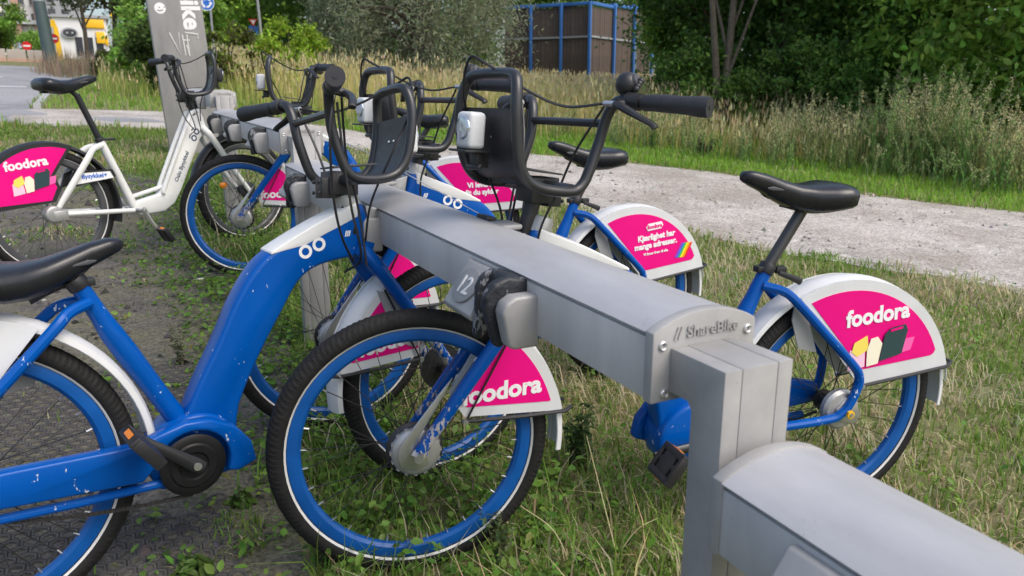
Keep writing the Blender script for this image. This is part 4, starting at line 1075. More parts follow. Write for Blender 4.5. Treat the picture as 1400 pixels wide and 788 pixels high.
# plastic honeycomb ground mats sunk in the earth
def ground_mats():
    x0, y0 = -1.75, .55; hex_r = .024; V = []; F = []; k = 0
    base = MB(); 
    for j in range(46):
        for i in range(28):
            cx = x0+i*hex_r*1.78+(j % 2)*hex_r*.89; cy = y0+j*hex_r*1.54
            if cx > -.40-.1*math.sin(cy*4) or math.sin(cx*7)+math.sin(cy*5+1) > 1.35: continue
            pts = []
            for a in range(6):
                an = a*math.pi/3+math.pi/6
                for rr, dz in ((hex_r*.99, .004), (hex_r*.95, .0095), (hex_r*.70, .0085), (hex_r*.62, -.001)):
                    px_, py_ = cx+rr*math.cos(an), cy+rr*math.sin(an); pts.append((px_, py_, tz(px_, py_)+dz))
            o = len(base.v); base.v += pts
            for a in range(6):
                b = (a+1) % 6
                for q in range(3): base.f.append((o+a*4+q, o+b*4+q, o+b*4+q+1, o+a*4+q+1))
    o = base.build('ground_mat', 'mat_rubber'); tag(o, 'dark honeycomb plastic mat sunk in the bare earth', 'ground mat', kind='stuff')
ground_mats()
def litter(px, py, s, label, m='litter_white', nm='litter'):
    d = ray_dir(px, py); o = CAM; t = (SY*o.y+SX*o.x-o.z)/(d.z-SY*d.y-SX*d.x); p = o+d*t
    V = []; n = 7
    for i in range(n):
        for j in range(2):
            a = 2*math.pi*i/n; rr = s*(1 if j == 0 else .5)*random.uniform(.6, 1.1); V.append((p.x+rr*math.cos(a), p.y+rr*.7*math.sin(a), p.z+(.006 if j == 0 else s*.35*random.uniform(.4, 1.2))))
    V.append((p.x, p.y, p.z+s*.3)); F = []
    for i in range(n): k = (i+1) % n; F += [(2*i, 2*k, 2*k+1, 2*i+1), (2*i+1, 2*k+1, 14)]
    tag(MB().add(V, F).build(nm, m, angle=20), label, 'stone' if nm == 'stone' else 'litter')
litter(272, 383, .030, 'crumpled white paper scrap on bare earth below the front wheels')
litter(300, 432, .012, 'tiny white scrap on bare earth beside the blue beam')
litter(60, 412, .014, 'small pale scrap behind the low saddle')
litter(1192, 268, .06, 'pinkish wrapper lying in green grass beyond the path', 'pale_pink')
litter(1187, 266, .05, 'pale stone at the far edge of the gravel path', 'stone', 'stone')

def stalk(name, pts, r, label, col, cat='grass stalk', group=None):
    t = MB().tube(cr(pts, 5), [r, r*.9, r*.5], seg=5); nm = 'straw_%s' % name
    if 'straw_dry' not in MATS: mat('straw_dry', (.46, .40, .22), .7, noise=.15, nscale=30); mat('stem_green', (.10, .16, .05), .6, noise=.2, nscale=30)
    o = t.build(name, col); tag(o, label, cat, group); return o
def gp_(px, py):
    d = ray_dir(px, py); o = CAM; t = (SY*o.y+SX*o.x-o.z)/(d.z-SY*d.y-SX*d.x); return o+d*t
for (b, tp, bend, lab) in (((850, 786), (802, 596), (.0, 0, .0), 'tall straight straw stalk leaning beside the support post'), ((785, 788), (712, 692), (.02, 0, .02), 'short bent straw stalk leaning towards the front wheel'), ((835, 775), (900, 708), (.0, 0, .03), 'straw stalk leaning towards the support post'), ((870, 780), (880, 735), (0, 0, .01), 'short upright straw at the foot of the support post')):
    B = gp_(*b); d = ray_dir(*tp); k = (B-CAM).length/d.length*.985; T = CAM+d*k; M = (B+T)/2+Vector(bend)
    stalk('dry_stalk', [B, M, T], .0016, lab, 'straw_dry')
# feathery weed beside the front wheel of the docked bicycle and a few others
def weed(x, y, h, n, label, base=(.055, .105, .03), leafs=.022, name='weed', cat='weed', group=None, spread=.32):
    root = empty(name, label, cat, group, Matrix.Translation(gpt(x, y)))
    st = MB(); P = []
    for i in range(n):
        a = random.uniform(0, 6.28); L = h*random.uniform(.6, 1.05); e = Vector((math.cos(a)*h*spread*random.random(), math.sin(a)*h*spread*random.random(), L))
        pts = cr([(0, 0, -.01), tuple(e*.5+Vector((random.uniform(-.02, .02), random.uniform(-.02, .02), 0))*h), tuple(e)], 4); st.tube(pts, [.003*h*3, .001*h*3], seg=4)
        m = int(28+60*h); t = RNG.uniform(.12, 1.0, m); pp = np.array([np.interp(t, np.linspace(0, 1, len(pts)), [q[c] for q in pts]) for c in range(3)]).T
        aa = RNG.uniform(0, 6.28, m); ln = leafs*RNG.uniform(.6, 1.5, m)*(1.25-t*.7); pp[:, 0] += np.cos(aa)*ln*.8; pp[:, 1] += np.sin(aa)*ln*.8
        P.append(leaves(pp, ln*1.4, vary(base, m, .22, (.12, .12, .06), .15), np.stack([np.cos(aa)*.4, np.sin(aa)*.4, np.full(m, .8)], 1), .4, .4))
    st.build('stem', 'stem_green', root); me = raw_mesh('foliage', *merge(P), 'leaf'); link('foliage', me, None, root); return root
g = gp_(792, 640); weed(g.x, g.y, .24, 7, 'feathery green weed between the front wheel and support post')
g = gp_(448, 775); weed(g.x, g.y, .20, 3, 'thin green weed growing in front of the large front tyre', leafs=.016)
g = gp_(250, 500); weed(g.x, g.y, .20, 4, 'thin reddish weed on bare earth beside the blue beam', (.10, .10, .05), .012)
g = gp_(265, 788); weed(g.x, g.y, .05, 3, 'small leafy weed on the honeycomb mat', (.09, .17, .03), .03)
g = gp_(330, 690); weed(g.x, g.y, .05, 3, 'small leafy weed on the earth below the crank', (.09, .17, .03), .024)
g = gp_(680, 770); weed(g.x, g.y, .16, 4, 'pale flowering weed at the foot of the large front tyre', (.11, .15, .06), .018)

# ------------------------------------------------------------------ tall grass behind the path
def tall_grass():
    n = 95000; x, y, r = scatter_polar(n, 8.0, 38, -22, 84, 1.25)
    fpx = [p[0] for p in PATH_F[:-2]][::-1]; fpy = [p[1] for p in PATH_F[:-2]][::-1]
    edge = np.interp(x, fpx, fpy)
    dist = (y-edge)*.75
    k = (dist > np.where(x > 5.5, 2.6, 1.6)+1.1*vnoise(x, y, .9, 12)) & (RNG.random(n) < np.clip(.14+.13*dist, 0, .85)) & ~inpoly(x, y, STREET) & ~inpoly(x, y, PATH_POLY) & ((y > 16.5) | (x > .5)) & ((x > -1.0) | (y > 60))
    x, y, r, dist = x[k], y[k], r[k], dist[k]; n = len(x)
    nz = vnoise(x, y, .7, 13); h = np.clip((.22+.125*dist)*(1+.35*nz), .18, 1.1)*RNG.uniform(.7, 1.15, n)
    h = np.where(x < 1.5, h*.6, h); h = np.where(x > 6.0, h*.75, h)
    gold = RNG.random(n) < np.where(x < 2, .3, np.clip(.62+.05*dist+.3*vnoise(x, y, .9, 14), .25, .95))
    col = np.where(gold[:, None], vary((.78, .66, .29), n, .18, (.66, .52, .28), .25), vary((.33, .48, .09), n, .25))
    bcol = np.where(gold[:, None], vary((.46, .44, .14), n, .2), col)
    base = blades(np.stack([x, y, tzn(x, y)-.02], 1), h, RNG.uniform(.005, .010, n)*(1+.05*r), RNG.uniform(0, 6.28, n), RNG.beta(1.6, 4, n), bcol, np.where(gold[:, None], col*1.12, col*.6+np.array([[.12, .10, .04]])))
    # seed heads
    s = gold & (RNG.random(n) < .7); m = s.sum()
    hp = np.stack([x[s]+RNG.normal(0, .05, m), y[s]+RNG.normal(0, .05, m), tzn(x[s], y[s])+h[s]*RNG.uniform(.85, 1.0, m)], 1)
    heads = blades(hp, RNG.uniform(.08, .16, m), RNG.uniform(.012, .022, m)*(1+.03*r[s]), RNG.uniform(0, 6.28, m), RNG.beta(2, 4, m), vary((.74, .62, .35), m, .18))
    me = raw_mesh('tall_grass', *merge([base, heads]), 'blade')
    tag(link('tall_grass', me, None), 'tall golden and green meadow grass beyond the path', 'tall grass', kind='stuff')
tall_grass()
# mugwort and other tall weeds along the tree edge
GW = 'tall weeds standing along the far side of the path'
def mugwort(px, dist, h, pale, label, name='tall_weed', n=None):
    p = at(px, 200, dist); root = empty(name, label, 'weed', GW, Matrix.Translation(gpt(p.x, p.y)))
    st = MB(); P = []; n = n or random.randint(6, 10)
    b0 = np.array((.68, .58, .34) if pale == 2 else (.46, .47, .26) if pale else (.28, .40, .14))
    for i in range(n):
        a = random.uniform(0, 6.28); q = h*.42*random.random(); L = h*random.uniform(.55, 1.08); bx, by = random.uniform(-.12, .12), random.uniform(-.12, .12)
        e = Vector((bx+math.cos(a)*q, by+math.sin(a)*q, L)); pts = cr([(bx, by, -.02), (bx+(e.x-bx)*.35, by+(e.y-by)*.35, L*.55), tuple(e)], 4)
        st.tube(pts, [.006, .0025], seg=4)
        m = int(70*h); t = RNG.uniform(.1, .72, m); pp = np.array([np.interp(t, np.linspace(0, 1, len(pts)), [z[c] for z in pts]) for c in range(3)]).T
        aa = RNG.uniform(0, 6.28, m); ln = RNG.uniform(.03, .085, m)*(1.15-t*.6)
        P.append(blades(pp, ln, ln*.22, aa, RNG.uniform(.3, .9, m), vary(b0*np.array((.8, 1.0, .8)), m, .25)))
        m = int(60*h); t = RNG.uniform(.62, 1.02, m); pp = np.array([np.interp(t, np.linspace(0, 1, len(pts)), [z[c] for z in pts]) for c in range(3)]).T
        pp += RNG.normal(size=(m, 3))*np.array((.018, .018, .02))*(1.3-t)[:, None]*2.2
        P.append(leaves(pp, RNG.uniform(.010, .024, m), vary(b0*1.25, m, .22, (.42, .34, .19), .3), None, 1., .6))
    st.build('stem', 'stem_green', root); link('foliage', raw_mesh('foliage', *merge(P), 'leaf'), None, root)
random.seed(3)
for cpx, ch, cn in ((888, .7, 5), (915, .85, 7), (952, .55, 6), (1015, .6, 5), (1062, .85, 8), (1100, 1.0, 8), (1140, .9, 7), (1185, 1.1, 8), (1232, 1.35, 10), (1270, 1.5, 10), (1312, 1.2, 8), (1352, .9, 7), (1395, 1.15, 9), (1440, 1.2, 8), (830, .6, 4), (770, .55, 4)):
    kk = random.choice((0, 1, 2, 2, 2))
    for q in range(cn):
        px = cpx+random.gauss(0, 14); k = kk if random.random() < .6 else random.choice((0, 1, 2)); dd = random.uniform(11.6, 13.8)-(px-900)*.0028
        mugwort(px, dd, ch*random.uniform(.65, 1.1), k, ('tall green weed with narrow leaves in front of the dark trees', 'tall grey-green weed with pale flower spikes in front of the dark trees', 'tall straw-coloured weed gone to seed in front of the dark trees')[k])
for i in range(16):
    px = 930+i*30; mugwort(px, random.uniform(11.2, 11.8)-(px-900)*.0028, random.uniform(.35, .6), random.choice((0, 1)), 'low grey-green weed at the front of the weed belt', 'low_weed', 5)
g = gp_(962, 215); weed(g.x, g.y, .32, 14, 'low round grey-green bush at the far edge of the path', (.10, .12, .055), .035, 'low_bush', 'bush', None, .9)

# ------------------------------------------------------------------ trees and shrubs
def tree(name, label, x, y, h, cb, rx, ncl, nlf, ls, base, dark=None, group=None, cat='tree', trunk=.12, lean=(0, 0), nl=6, droop=0., zc=None, tall=1.):
    root = empty(name, label, cat, group, Matrix.Translation(gpt(x, y)))
    t = MB(); top = Vector((lean[0], lean[1], h*.8))
    tr = cr([(0, 0, -.2), (lean[0]*.2+.03*h*.2, lean[1]*.2, h*.28), (lean[0]*.6, lean[1]*.6, h*.55), tuple(top)], 5); t.tube(tr, [trunk, trunk*.75, trunk*.5, trunk*.15], seg=9)
    C = []; S = []; zmid = (cb+h)/2; hz = (h-cb)/2
    r = np.random.default_rng(int(abs(x*131+y*17)*10) % 99991)
    for i in range(ncl):
        while True:
            d = r.uniform(-1, 1, 3)
            q = np.linalg.norm(d)
            if .25 < q < 1: break
        sc = q**.35/q
        c = np.array([lean[0]*.6+d[0]*sc*rx, lean[1]*.6+d[1]*sc*rx, zmid+d[2]*sc*hz]); C.append(c); S.append(rx*r.uniform(.13, .34)*tall)
    for i in range(nl):
        c = C[i*len(C)//nl]; k = random.uniform(.25, .6); s0 = Vector(tr[int(k*(len(tr)-1))]); e = Vector(c)
        t.tube(cr([tuple(s0), tuple((s0+e)/2+Vector((0, 0, .05*h))), tuple(e)], 4), [trunk*.38, trunk*.22, trunk*.06], seg=6)
    t.build('trunk', 'bark', root)
    P = []
    for c, s in zip(C, S):
        m = int(nlf*(s/(rx*.23))**1.5*r.uniform(.7, 1.3))
        d = RNG.normal(size=(m, 3))*s*np.array([.62, .62, .5]); tw = RNG.uniform(-.2, .2, 3)
        if droop: d[:, 2] -= np.abs(RNG.normal(size=m))*droop*s*1.6
        tint = r.uniform(.72, 1.3); 
        col = vary(np.array(base)*tint, m, .22, dark, .25 if dark is not None else 0)
        P.append(leaves(c[None]+d, RNG.uniform(.6, 1.3, m)*ls, col, None, 1., .5 if not droop else .22))
    link('crown', raw_mesh('crown', *merge(P), 'leaf'), None, root)
    return root
DG = (.115, .22, .05); MG = (.225, .39, .07); BG = (.34, .50, .05); SG = (.29, .33, .21)
GT = 'dark trees beyond the tall grass'
for i, (px, d, h, rx, cb, b) in enumerate([(932, 19.5, 6.0, .8, .8, MG), (985, 17.5, 6.5, 1.8, 1.7, DG), (1065, 16.5, 6.0, 2.0, .6, DG), (1150, 17.5, 7.0, 2.3, .9, DG), (1235, 16.0, 6.5, 2.1, .8, DG), (1315, 15.2, 5.5, 1.9, .3, MG), (1400, 14.0, 5.2, 1.8, .2, MG), (1480, 13.6, 5.5, 1.9, .2, MG), (1110, 21.5, 7.5, 2.8, .3, DG), (990, 22.5, 7.5, 2.6, .2, DG), (1300, 19.5, 7, 2.8, .2, DG)]):
    p = at(px, 130, d); tree('broadleaf_tree', ['dark leafy tree with bare lower trunk behind the tall weeds', 'dense dark green tree behind the tall weeds', 'mid green bushy tree at the edge of the weeds'][0 if cb > 1.3 else 1 if b is DG else 2] if d < 19 else ('slim mid green tree beside the board fence' if px == 932 else 'tall dark tree at the back of the wood'), p.x, p.y, h, cb, rx, 64, 210, .13, b, None if b is DG else (.34, .48, .09), GT, trunk=.13, nl=8, lean=(random.uniform(-.4, .4), 0))
# undergrowth bushes that close the wood
for i, px in enumerate(range(925, 1480, 62)):
    p = at(px+random.uniform(-12, 12), 150, 15.4-(px-900)*.0035+random.uniform(-.4, .6)); tree('shrub', 'dark green undergrowth shrub below the trees', p.x, p.y, 1.75, .05, .85, 22, 190, .085, DG, MG, 'shrubs below the dark trees', 'shrub', .04, nl=3)
p = at(990, 100, 14.6); tr_ = tree('broadleaf_tree', 'tree with twin pale bare trunks before the dark undergrowth', p.x, p.y, 6.5, 3.0, 1.7, 40, 200, .13, MG, None, None, trunk=.085, lean=(.25, 0), nl=6)
MB().tube(cr([(-.02, 0, -.1), (-.12, .03, .9), (-.30, .05, 2.2), (-.5, .1, 3.6)], 4), [.07, .06, .03], seg=8).build('second_trunk', 'bark_pale', tr_)
[o for o in tr_.children if o.name.startswith('trunk')][0].data.materials[0] = MATS['bark_pale']
p = at(580, 60, 25.0); tree('willow_tree', 'broad silver-green willow behind the golden grass', p.x, p.y, 6.6, .3, 2.5, 84, 330, .17, SG, (.38, .41, .28), None, 'tree', .28, nl=10, droop=.9)
p = at(505, 60, 27.0); tree('willow_tree', 'smaller silver-green willow beside the bright shrub', p.x, p.y, 6.0, .4, 1.9, 50, 300, .17, SG, (.33, .37, .23), None, 'tree', .2, nl=8, droop=.9)
p = at(395, 60, 23.0); tree('shrub', 'bright yellow-green shrub behind the golden grass', p.x, p.y, 2.05, .1, .85, 30, 170, .12, BG, (.16, .24, .03), None, 'shrub', .05, nl=4)
p = at(312, 60, 22.0); tree('shrub', 'brownish green shrub beside the tall sign slab', p.x, p.y, 1.7, .1, .7, 22, 150, .11, (.09, .10, .03), BG, None, 'shrub', .05, nl=3)
GB = 'trees closing the view behind the willow'
for px, d, h, rx, b in ((460, 38, 9, 3.0, DG), (330, 46, 9, 3.2, DG), (282, 40, 8.5, 2.6, MG), (395, 44, 9.5, 3.2, DG), (560, 36, 8.5, 3.0, DG), (660, 40, 9, 3.2, DG), (740, 44, 9.5, 3.2, DG), (800, 42, 9, 3.0, DG), (860, 44, 9, 3.0, MG), (255, 34, 8, 1.9, MG)):
    p = at(px, 60, d); tree('broadleaf_tree', 'dark green tree closing the view behind the willow' if b is DG else 'mid green tree behind the tall sign slab', p.x, p.y, h, .6, rx, 60, 170, .26, b, MG, GB, trunk=.2)
for i, (px, d, h, rx, b, lab) in enumerate(((184, 26, 1.1, .6, MG, 'green roadside shrub beside the street lawn'), (206, 23, 1.7, .8, MG, 'green roadside shrub left of the sign slab'), (232, 20, 1.7, .75, (.06, .10, .025), 'green roadside shrub right behind the sign slab'), (226, 28, 3.4, 1.2, MG, 'tall green roadside shrub behind the others'), (150, 29, .8, .5, (.11, .12, .045), 'low dry shrub at the street corner'))):
    p = at(px, 80, d); tree('shrub', lab, p.x, p.y, h, .05, rx, 34, 190, .13, b, (.09, .14, .03), 'roadside shrubs', 'shrub', .05, nl=4)
p = at(0, 60, 66); tree('broadleaf_tree', 'rounded green tree beside the office block', p.x, p.y, 4.6, .8, 1.25, 34, 200, .24, MG, (.10, .15, .04), 'street trees', trunk=.12)
p = at(117, 60, 58); tree('broadleaf_tree', 'street tree with thin dark trunk in front of the yellow shop', p.x, p.y, 7.6, 3.4, 3.0, 40, 75, .26, (.06, .10, .035), (.16, .14, .05), 'street trees', trunk=.16, nl=8)
p = at(154, 60, 44); tree('broadleaf_tree', 'reddish green street tree with leaning trunk', p.x, p.y, 6.4, 2.4, 1.8, 34, 100, .22, (.075, .075, .025), MG, 'street trees', trunk=.15, lean=(.7, 0), nl=8)
p = at(42, 60, 84); tree('shrub', 'round green bush in front of the office block', p.x, p.y, 2.2, .1, 1.1, 22, 170, .2, MG, None, 'street trees', 'shrub', .08, nl=3)
# dry brush round the lamp post
def brush():
    n = 800; a = RNG.uniform(0, 6.28, n); rr = np.sqrt(RNG.random(n)); p = at(95, 95, 33); q = at(130, 110, 29)
    t = RNG.random(n); x = p.x*(1-t)+q.x*t+np.cos(a)*rr*1.3; y = p.y*(1-t)+q.y*t+np.sin(a)*rr*1.3
    me = raw_mesh('dry_brush', *blades(np.stack([x, y, tzn(x, y)], 1), RNG.uniform(.4, 1.05, n), RNG.uniform(.015, .03, n), RNG.uniform(0, 6.28, n), RNG.beta(2, 3, n), vary((.36, .28, .19), n, .25)), 'blade')
    tag(link('dry_brush', me, None), 'brownish dry brush around the foot of the lamp post', 'brush', kind='stuff')
brush()
# ------------------------------------------------------------------ street furniture and far buildings
def face_cam(p, extra=0.):
    """z rotation that turns local -Y towards the camera"""
    return math.atan2(CAM.x-p.x, -(CAM.y-p.y)) + extra
def stand(name, label, cat, p, rz, tilt=0., group=None):
    M = Matrix.Translation(p) @ Matrix.Rotation(rz, 4, 'Z') @ Matrix.Rotation(tilt, 4, 'Y')
    return empty(name, label, cat, group, M)
# tall sign slab
p = at(262, 150, 9.6); p.z = tz(p.x, p.y)
s = stand('sign_slab', 'tall grey sign slab with white vertical lettering and scrawled graffiti', 'sign', p, face_cam(p, .1), R_(-2.5))
m = MB().box((0, 0, 1.7), (.545, .16, 3.5)); m.build('slab', 'slab_grey', s, bevel=.006)
place_text('lettering', 'ShareBike', .26, 'sign_white', s, (.065, -.0815, 1.36+.0), (0, 0, -1), (1, 0, 0), align='RIGHT', bold=.009)
g = MB().lathe([(0, -.001), (.055, -.0005), (.058, .002)], (-.155, -.0815, 1.58), axis='y', seg=24); g.build('sticker', 'sign_white', s)
g = MB()
for a, b in (((-.18, .01), (-.155, .025)), ((-.13, .012), (-.145, -.012))): g.box((a[0]+.02, -.0835, 1.58+a[1]), (.012, .001, .012))
g.tube([(-.185, -.0835, 1.562), (-.155, -.0835, 1.556), (-.13, -.0835, 1.566)], .004, seg=5); g.build('sticker_print', 'text_dark', s)
g = MB()
for pl in ([(-.10, 1.33), (-.015, 1.10), (-.005, 1.33)], [(.03, 1.31), (.035, 1.09)], [(.075, 1.31), (.075, 1.08), (.06, 1.2)], [(.03, 1.25), (.10, 1.25)], [(.06, 1.33), (.19, 1.31), (.185, 1.26)]):
    g.tube([(a, -.0825, b) for a, b in pl], .006, seg=5)
g.build('graffiti', 'graffiti', s)
# lamp post
p = at(72, 97, 33.5); p.z = tz(p.x, p.y)
s = stand('lamp_post', 'dark green tapering lamp post at the street corner', 'lamp post', p, face_cam(p), R_(-3))
MB().tube([(0, 0, -.3), (0, 0, .4), (0, 0, 3.0), (0, 0, 8)], [.24, .22, .19, .12], seg=16).build('pole', 'pole_green', s)
MB().tube([(0, 0, 2.42), (0, 0, 2.47)], .205, seg=16).build('band', 'pole_grey', s)
MB().tube([(0, 0, 7.9), (.6, 0, 8.3), (1.4, 0, 8.35)], .06, seg=8).build('lamp_arm', 'pole_green', s)
# traffic signs
def round_sign(px, py, dist, r, kind, label, pole_to=None, side=0):
    c = at(px, py, dist); b = Vector((c.x, c.y, tz(c.x, c.y))); h = c.z-b.z
    s = stand('traffic_sign', label, 'traffic sign', b, face_cam(b))
    MB().tube([(side, .03, -.2), (side, .03, h+r*.6)], .035, seg=8).build('pole', 'pole_grey', s)
    if kind == 'give_way':
        t = MB(); t.prism([(-r, r*.75), (r, r*.75), (0, -r)], -.01, .01, lambda a, b_, hh: (a, hh, b_+h)); f = t.build('sign_face', 'sign_red', s, bevel=.004)
        t = MB(); t.prism([(-r*.58, r*.52), (r*.58, r*.52), (0, -r*.52)], -.016, -.011, lambda a, b_, hh: (a, hh, b_+h)); t.build('sign_field', 'sign_white', f)
        t = MB(); t.box((0, 0, h-r*1.75), (.42, .02, .42)); t.build('lower_sign', 'sign_blue', s)
        return
    f = MB().lathe([(0, -.012), (r, -.012), (r, .012), (0, .012)], (0, 0, h), seg=32).build('sign_face', 'sign_red' if kind == 'no_entry' else 'sign_blue', s)
    if kind == 'no_entry':
        MB().box((0, -.015, h), (r*1.45, .006, r*.38)).build('sign_bar', 'sign_white', f)
    else:
        MB().lathe([(r*.93, -.0125), (r*.93, -.0145), (r, -.0145), (r, -.0125)], (0, 0, h), seg=32, closed_prof=True).build('sign_rim', 'sign_white', f)
        for k in range(3):
            a0 = 2*math.pi*k/3+.5; t = MB(); t.lathe([(r*.42, -.0185), (r*.64, -.0185), (r*.64, -.0135), (r*.42, -.0135)], (0, 0, h), seg=10, a0=a0, a1=a0+1.35, closed_prof=True)
            a1 = a0+1.35; cx, cz = r*.53*math.cos(a1), r*.53*math.sin(a1); tx, tz_ = -math.sin(a1), math.cos(a1)
            t.prism([(cx*(1+.5), h+cz*(1+.5)), (cx*.55, h+cz*.55), (cx+tx*r*.32, h+cz+tz_*r*.32)], -.0185, -.0135, lambda a, b_, hh: (a, hh, b_)); t.build('roundabout_arrow', 'sign_white', f)
round_sign(282, 4, 26, .225, 'roundabout', 'round blue roundabout sign with white arrows on a grey pole', side=.1)
round_sign(36.5, 63, 70, .31, 'no_entry', 'round red no-entry sign in front of the green bush')
round_sign(73, 53, 62, .31, 'no_entry', 'round red no-entry sign beside the lamp post')
round_sign(346, 31, 38, .20, 'give_way', 'red and white give-way triangle above a small blue sign')
p = at(360, 60, 34); p.z = tz(p.x, p.y); s = stand('pole', 'thin pale grey pole beside the bright shrub', 'pole', p, 0, R_(-2)); MB().tube([(0, 0, -.2), (0, 0, 5)], .06, seg=8).build('shaft', 'pole_grey', s)
# wooden fence with blue posts
pts = [at(px, 75, d) for px, d in ((690, 31), (727, 30.5), (768, 30), (807, 29.5), (836, 31), (863, 32.5), (888, 34))]
fr_ = empty('board_fence', 'dark brown board fence with bright blue posts and top rail', 'fence', None, Matrix.Translation(Vector((pts[0].x, pts[0].y, tz(pts[0].x, pts[0].y)))))
O = fr_.matrix_world.translation.copy(); ZT = at(760, 7, 30).z
plank_me = {}
for i, (a, b) in enumerate(zip(pts[:-1], pts[1:])):
    d = Vector((b.x-a.x, b.y-a.y, 0)); L = d.length; ang = math.atan2(d.y, d.x); n = max(3, round(L/.17)); st = (0, 0, 0, 0, .09, .18, .27)[i]
    for k in range(n):
        q = Vector((a.x, a.y, 0))+d*((k+.5)/n); zb_ = tz(q.x, q.y)-.1; hgt = ZT+st-.08-zb_
        key = round(hgt, 1)
        if key not in plank_me: mm = MB().box((0, 0, key/2), (.145, .025, key)); plank_me[key] = mm.mesh(bevel=.004); plank_me[key].materials.append(MATS['plank'])
        o = bpy.data.objects.new('plank', plank_me[key]); COL.objects.link(o); o.parent = fr_; o.location = Vector((q.x, q.y, zb_))-O+Vector((0, 0, 0)); o.rotation_euler = (0, 0, ang); o.scale = ((L/n-.008)/.145, 1, 1); o.location += Vector((-math.sin(ang), math.cos(ang), 0))*random.uniform(-.006, .01)
    rl = MB().box((0, 0, 0), (L+.1, .16, .12)); ro = rl.build('top_rail', 'fence_blue', fr_, bevel=.01); ro.location = Vector(((a.x+b.x)/2, (a.y+b.y)/2, ZT+st))-O; ro.rotation_euler = (0, 0, ang)
    rl = MB().box((0, 0, 0), (L+.1, .05, .07)); ro = rl.build('cross_rail', 'pole_grey', fr_); ro.location = Vector(((a.x+b.x)/2, (a.y+b.y)/2, ZT-1.15))-O+Vector((math.sin(ang), -math.cos(ang), 0))*.05; ro.rotation_euler = (0, 0, ang)
    z0 = tz(b.x, b.y)-.2; ps = MB().box((0, 0, (ZT+st+.06-z0)/2), (.10, .10, ZT+st+.06-z0)); po = ps.build('post', 'fence_blue', fr_, bevel=.008); po.location = Vector((b.x, b.y, z0))-O+Vector((math.sin(ang), -math.cos(ang), 0))*.10; po.rotation_euler = (0, 0, ang)
p = at(879, 75, 26); p.z = tz(p.x, p.y); s = stand('gate_frame', 'pale metal gate frame half hidden by leaves beside the board fence', 'gate', p, face_cam(p))
zt_ = at(879, 50, 26).z-p.z
for xx in (-.22, .45): MB().box((xx, 0, zt_/2), (.06, .06, zt_)).build('gate_post', 'gate_white', s)
MB().box((.115, 0, zt_+.0), (.61, .055, .06)).build('gate_bar', 'gate_white', s)
# low wall beyond the street
for i, (px0, px1) in enumerate(((-70, -36), (-34, 9), (11, 37), (39, 61))):
    a, b = at(px0, 85, 46), at(px1, 85, 46); a.z = tz(a.x, a.y); b.z = tz(b.x, b.y); mid = (a+b)/2; L = (Vector((b.x-a.x, b.y-a.y))).length
    s = stand('wall_block', 'pale reddish concrete wall block on the far side of the street', 'wall', mid, math.atan2(b.y-a.y, b.x-a.x), 0, 'wall blocks across the street')
    MB().box((0, 0, .28), (L, .4, .56)).build('block', 'concrete', s, bevel=.03)
    MB().box((0, -.05, .02), (L+.02, .6, .2)).build('base', 'brick_pink', s)
# parked cars
def car(px, py, dist, m, label, rz):
    p = at(px, py, dist); p.z = tz(p.x, p.y); s = stand('parked_car', label, 'car', p, rz, 0, 'cars parked across the street')
    prof = [(-2.1, .35), (-2.12, .75), (-1.9, .95), (-1.45, 1.02), (-.85, 1.45), (.55, 1.47), (1.25, 1.0), (1.95, .88), (2.12, .62), (2.1, .32)]
    t = MB(); t.prism(prof, -.84, .84, lambda a, b, h: (a, h, b)); bo = t.build('body', m, s, bevel=.09, bseg=3)
    for sg in (-1, 1):
        t = MB(); t.prism([(-1.32, 1.02), (-.8, 1.38), (.5, 1.40), (1.08, 1.02)], sg*.842, sg*.848, lambda a, b, h: (a, h, b)); t.build('side_window', 'window_dark', bo)
        for xx in (-1.3, 1.3):
            w_ = MB().lathe([(0, -.1), (.30, -.1), (.32, -.06), (.32, .06), (.30, .1), (0, .1)], (xx, sg*.78, .32), seg=20); w_.build('wheel', 'black_plastic', s)
        MB().ball((2.03, sg*.62, .72), (.10, .16, .09), 10, 6).build('headlight', 'lens', bo)
    t = MB().add([(.60, -.68, 1.44), (1.24, -.74, 1.03), (1.24, .74, 1.03), (.60, .68, 1.44)], [(0, 1, 2, 3)]); t.v = [(a+.03, b, c+.02) for a, b, c in t.v]; t.build('windscreen', 'window_dark', bo)
    MB().box((2.11, 0, .55), (.03, 1.0, .16)).build('grille', 'black_plastic', bo)
car(40, 74, 92, 'car_silver', 'silver car parked facing the street below the no-entry sign', R_(-80))
car(60, 74, 90, 'car_silver', 'pale car parked behind the lamp post', R_(-85))
car(112, 74, 104, 'car_blue', 'bluish car parked in front of the white and yellow shop', R_(10))
# far buildings
def building(name, label, px0, px1, dist, h, m, wins, extra=None, rz=0.):
    a, b = at(px0, 70, dist), at(px1, 70, dist); mid = (a+b)/2; mid.z = tz(mid.x, mid.y); L = math.hypot(b.x-a.x, b.y-a.y); ang = math.atan2(b.y-a.y, b.x-a.x)
    s = stand(name, label, 'building', mid, ang)
    MB().box((0, 5, h/2), (L, 10, h)).build('wall', m, s); MB().box((0, 5, h+.15), (L+.6, 10.6, .3)).build('roof', 'facade_grey', s)
    for (x, z, w_, h_) in wins(L, h):
        o = MB().box((x, -.03, z), (w_, .12, h_)).build('window', 'window_dark', s); MB().box((x, -.07, z-h_/2-.06), (w_+.15, .2, .12)).build('sill', 'concrete_grey', o)
    if extra: extra(s, L, h)
    return s
def office_x(s, L, h):
    for x in (-L*.5+.4, -L*.16, L*.06, L*.26, L*.46): MB().box((x, -.35, h/2), (.85, .7, h)).build('pilaster', 'brick_pink' if x > -L*.2 else 'facade_white', s)
    MB().box((L*.2, -.5, 4.2), (L*.5, 1.0, .5)).build('canopy', 'facade_white', s)
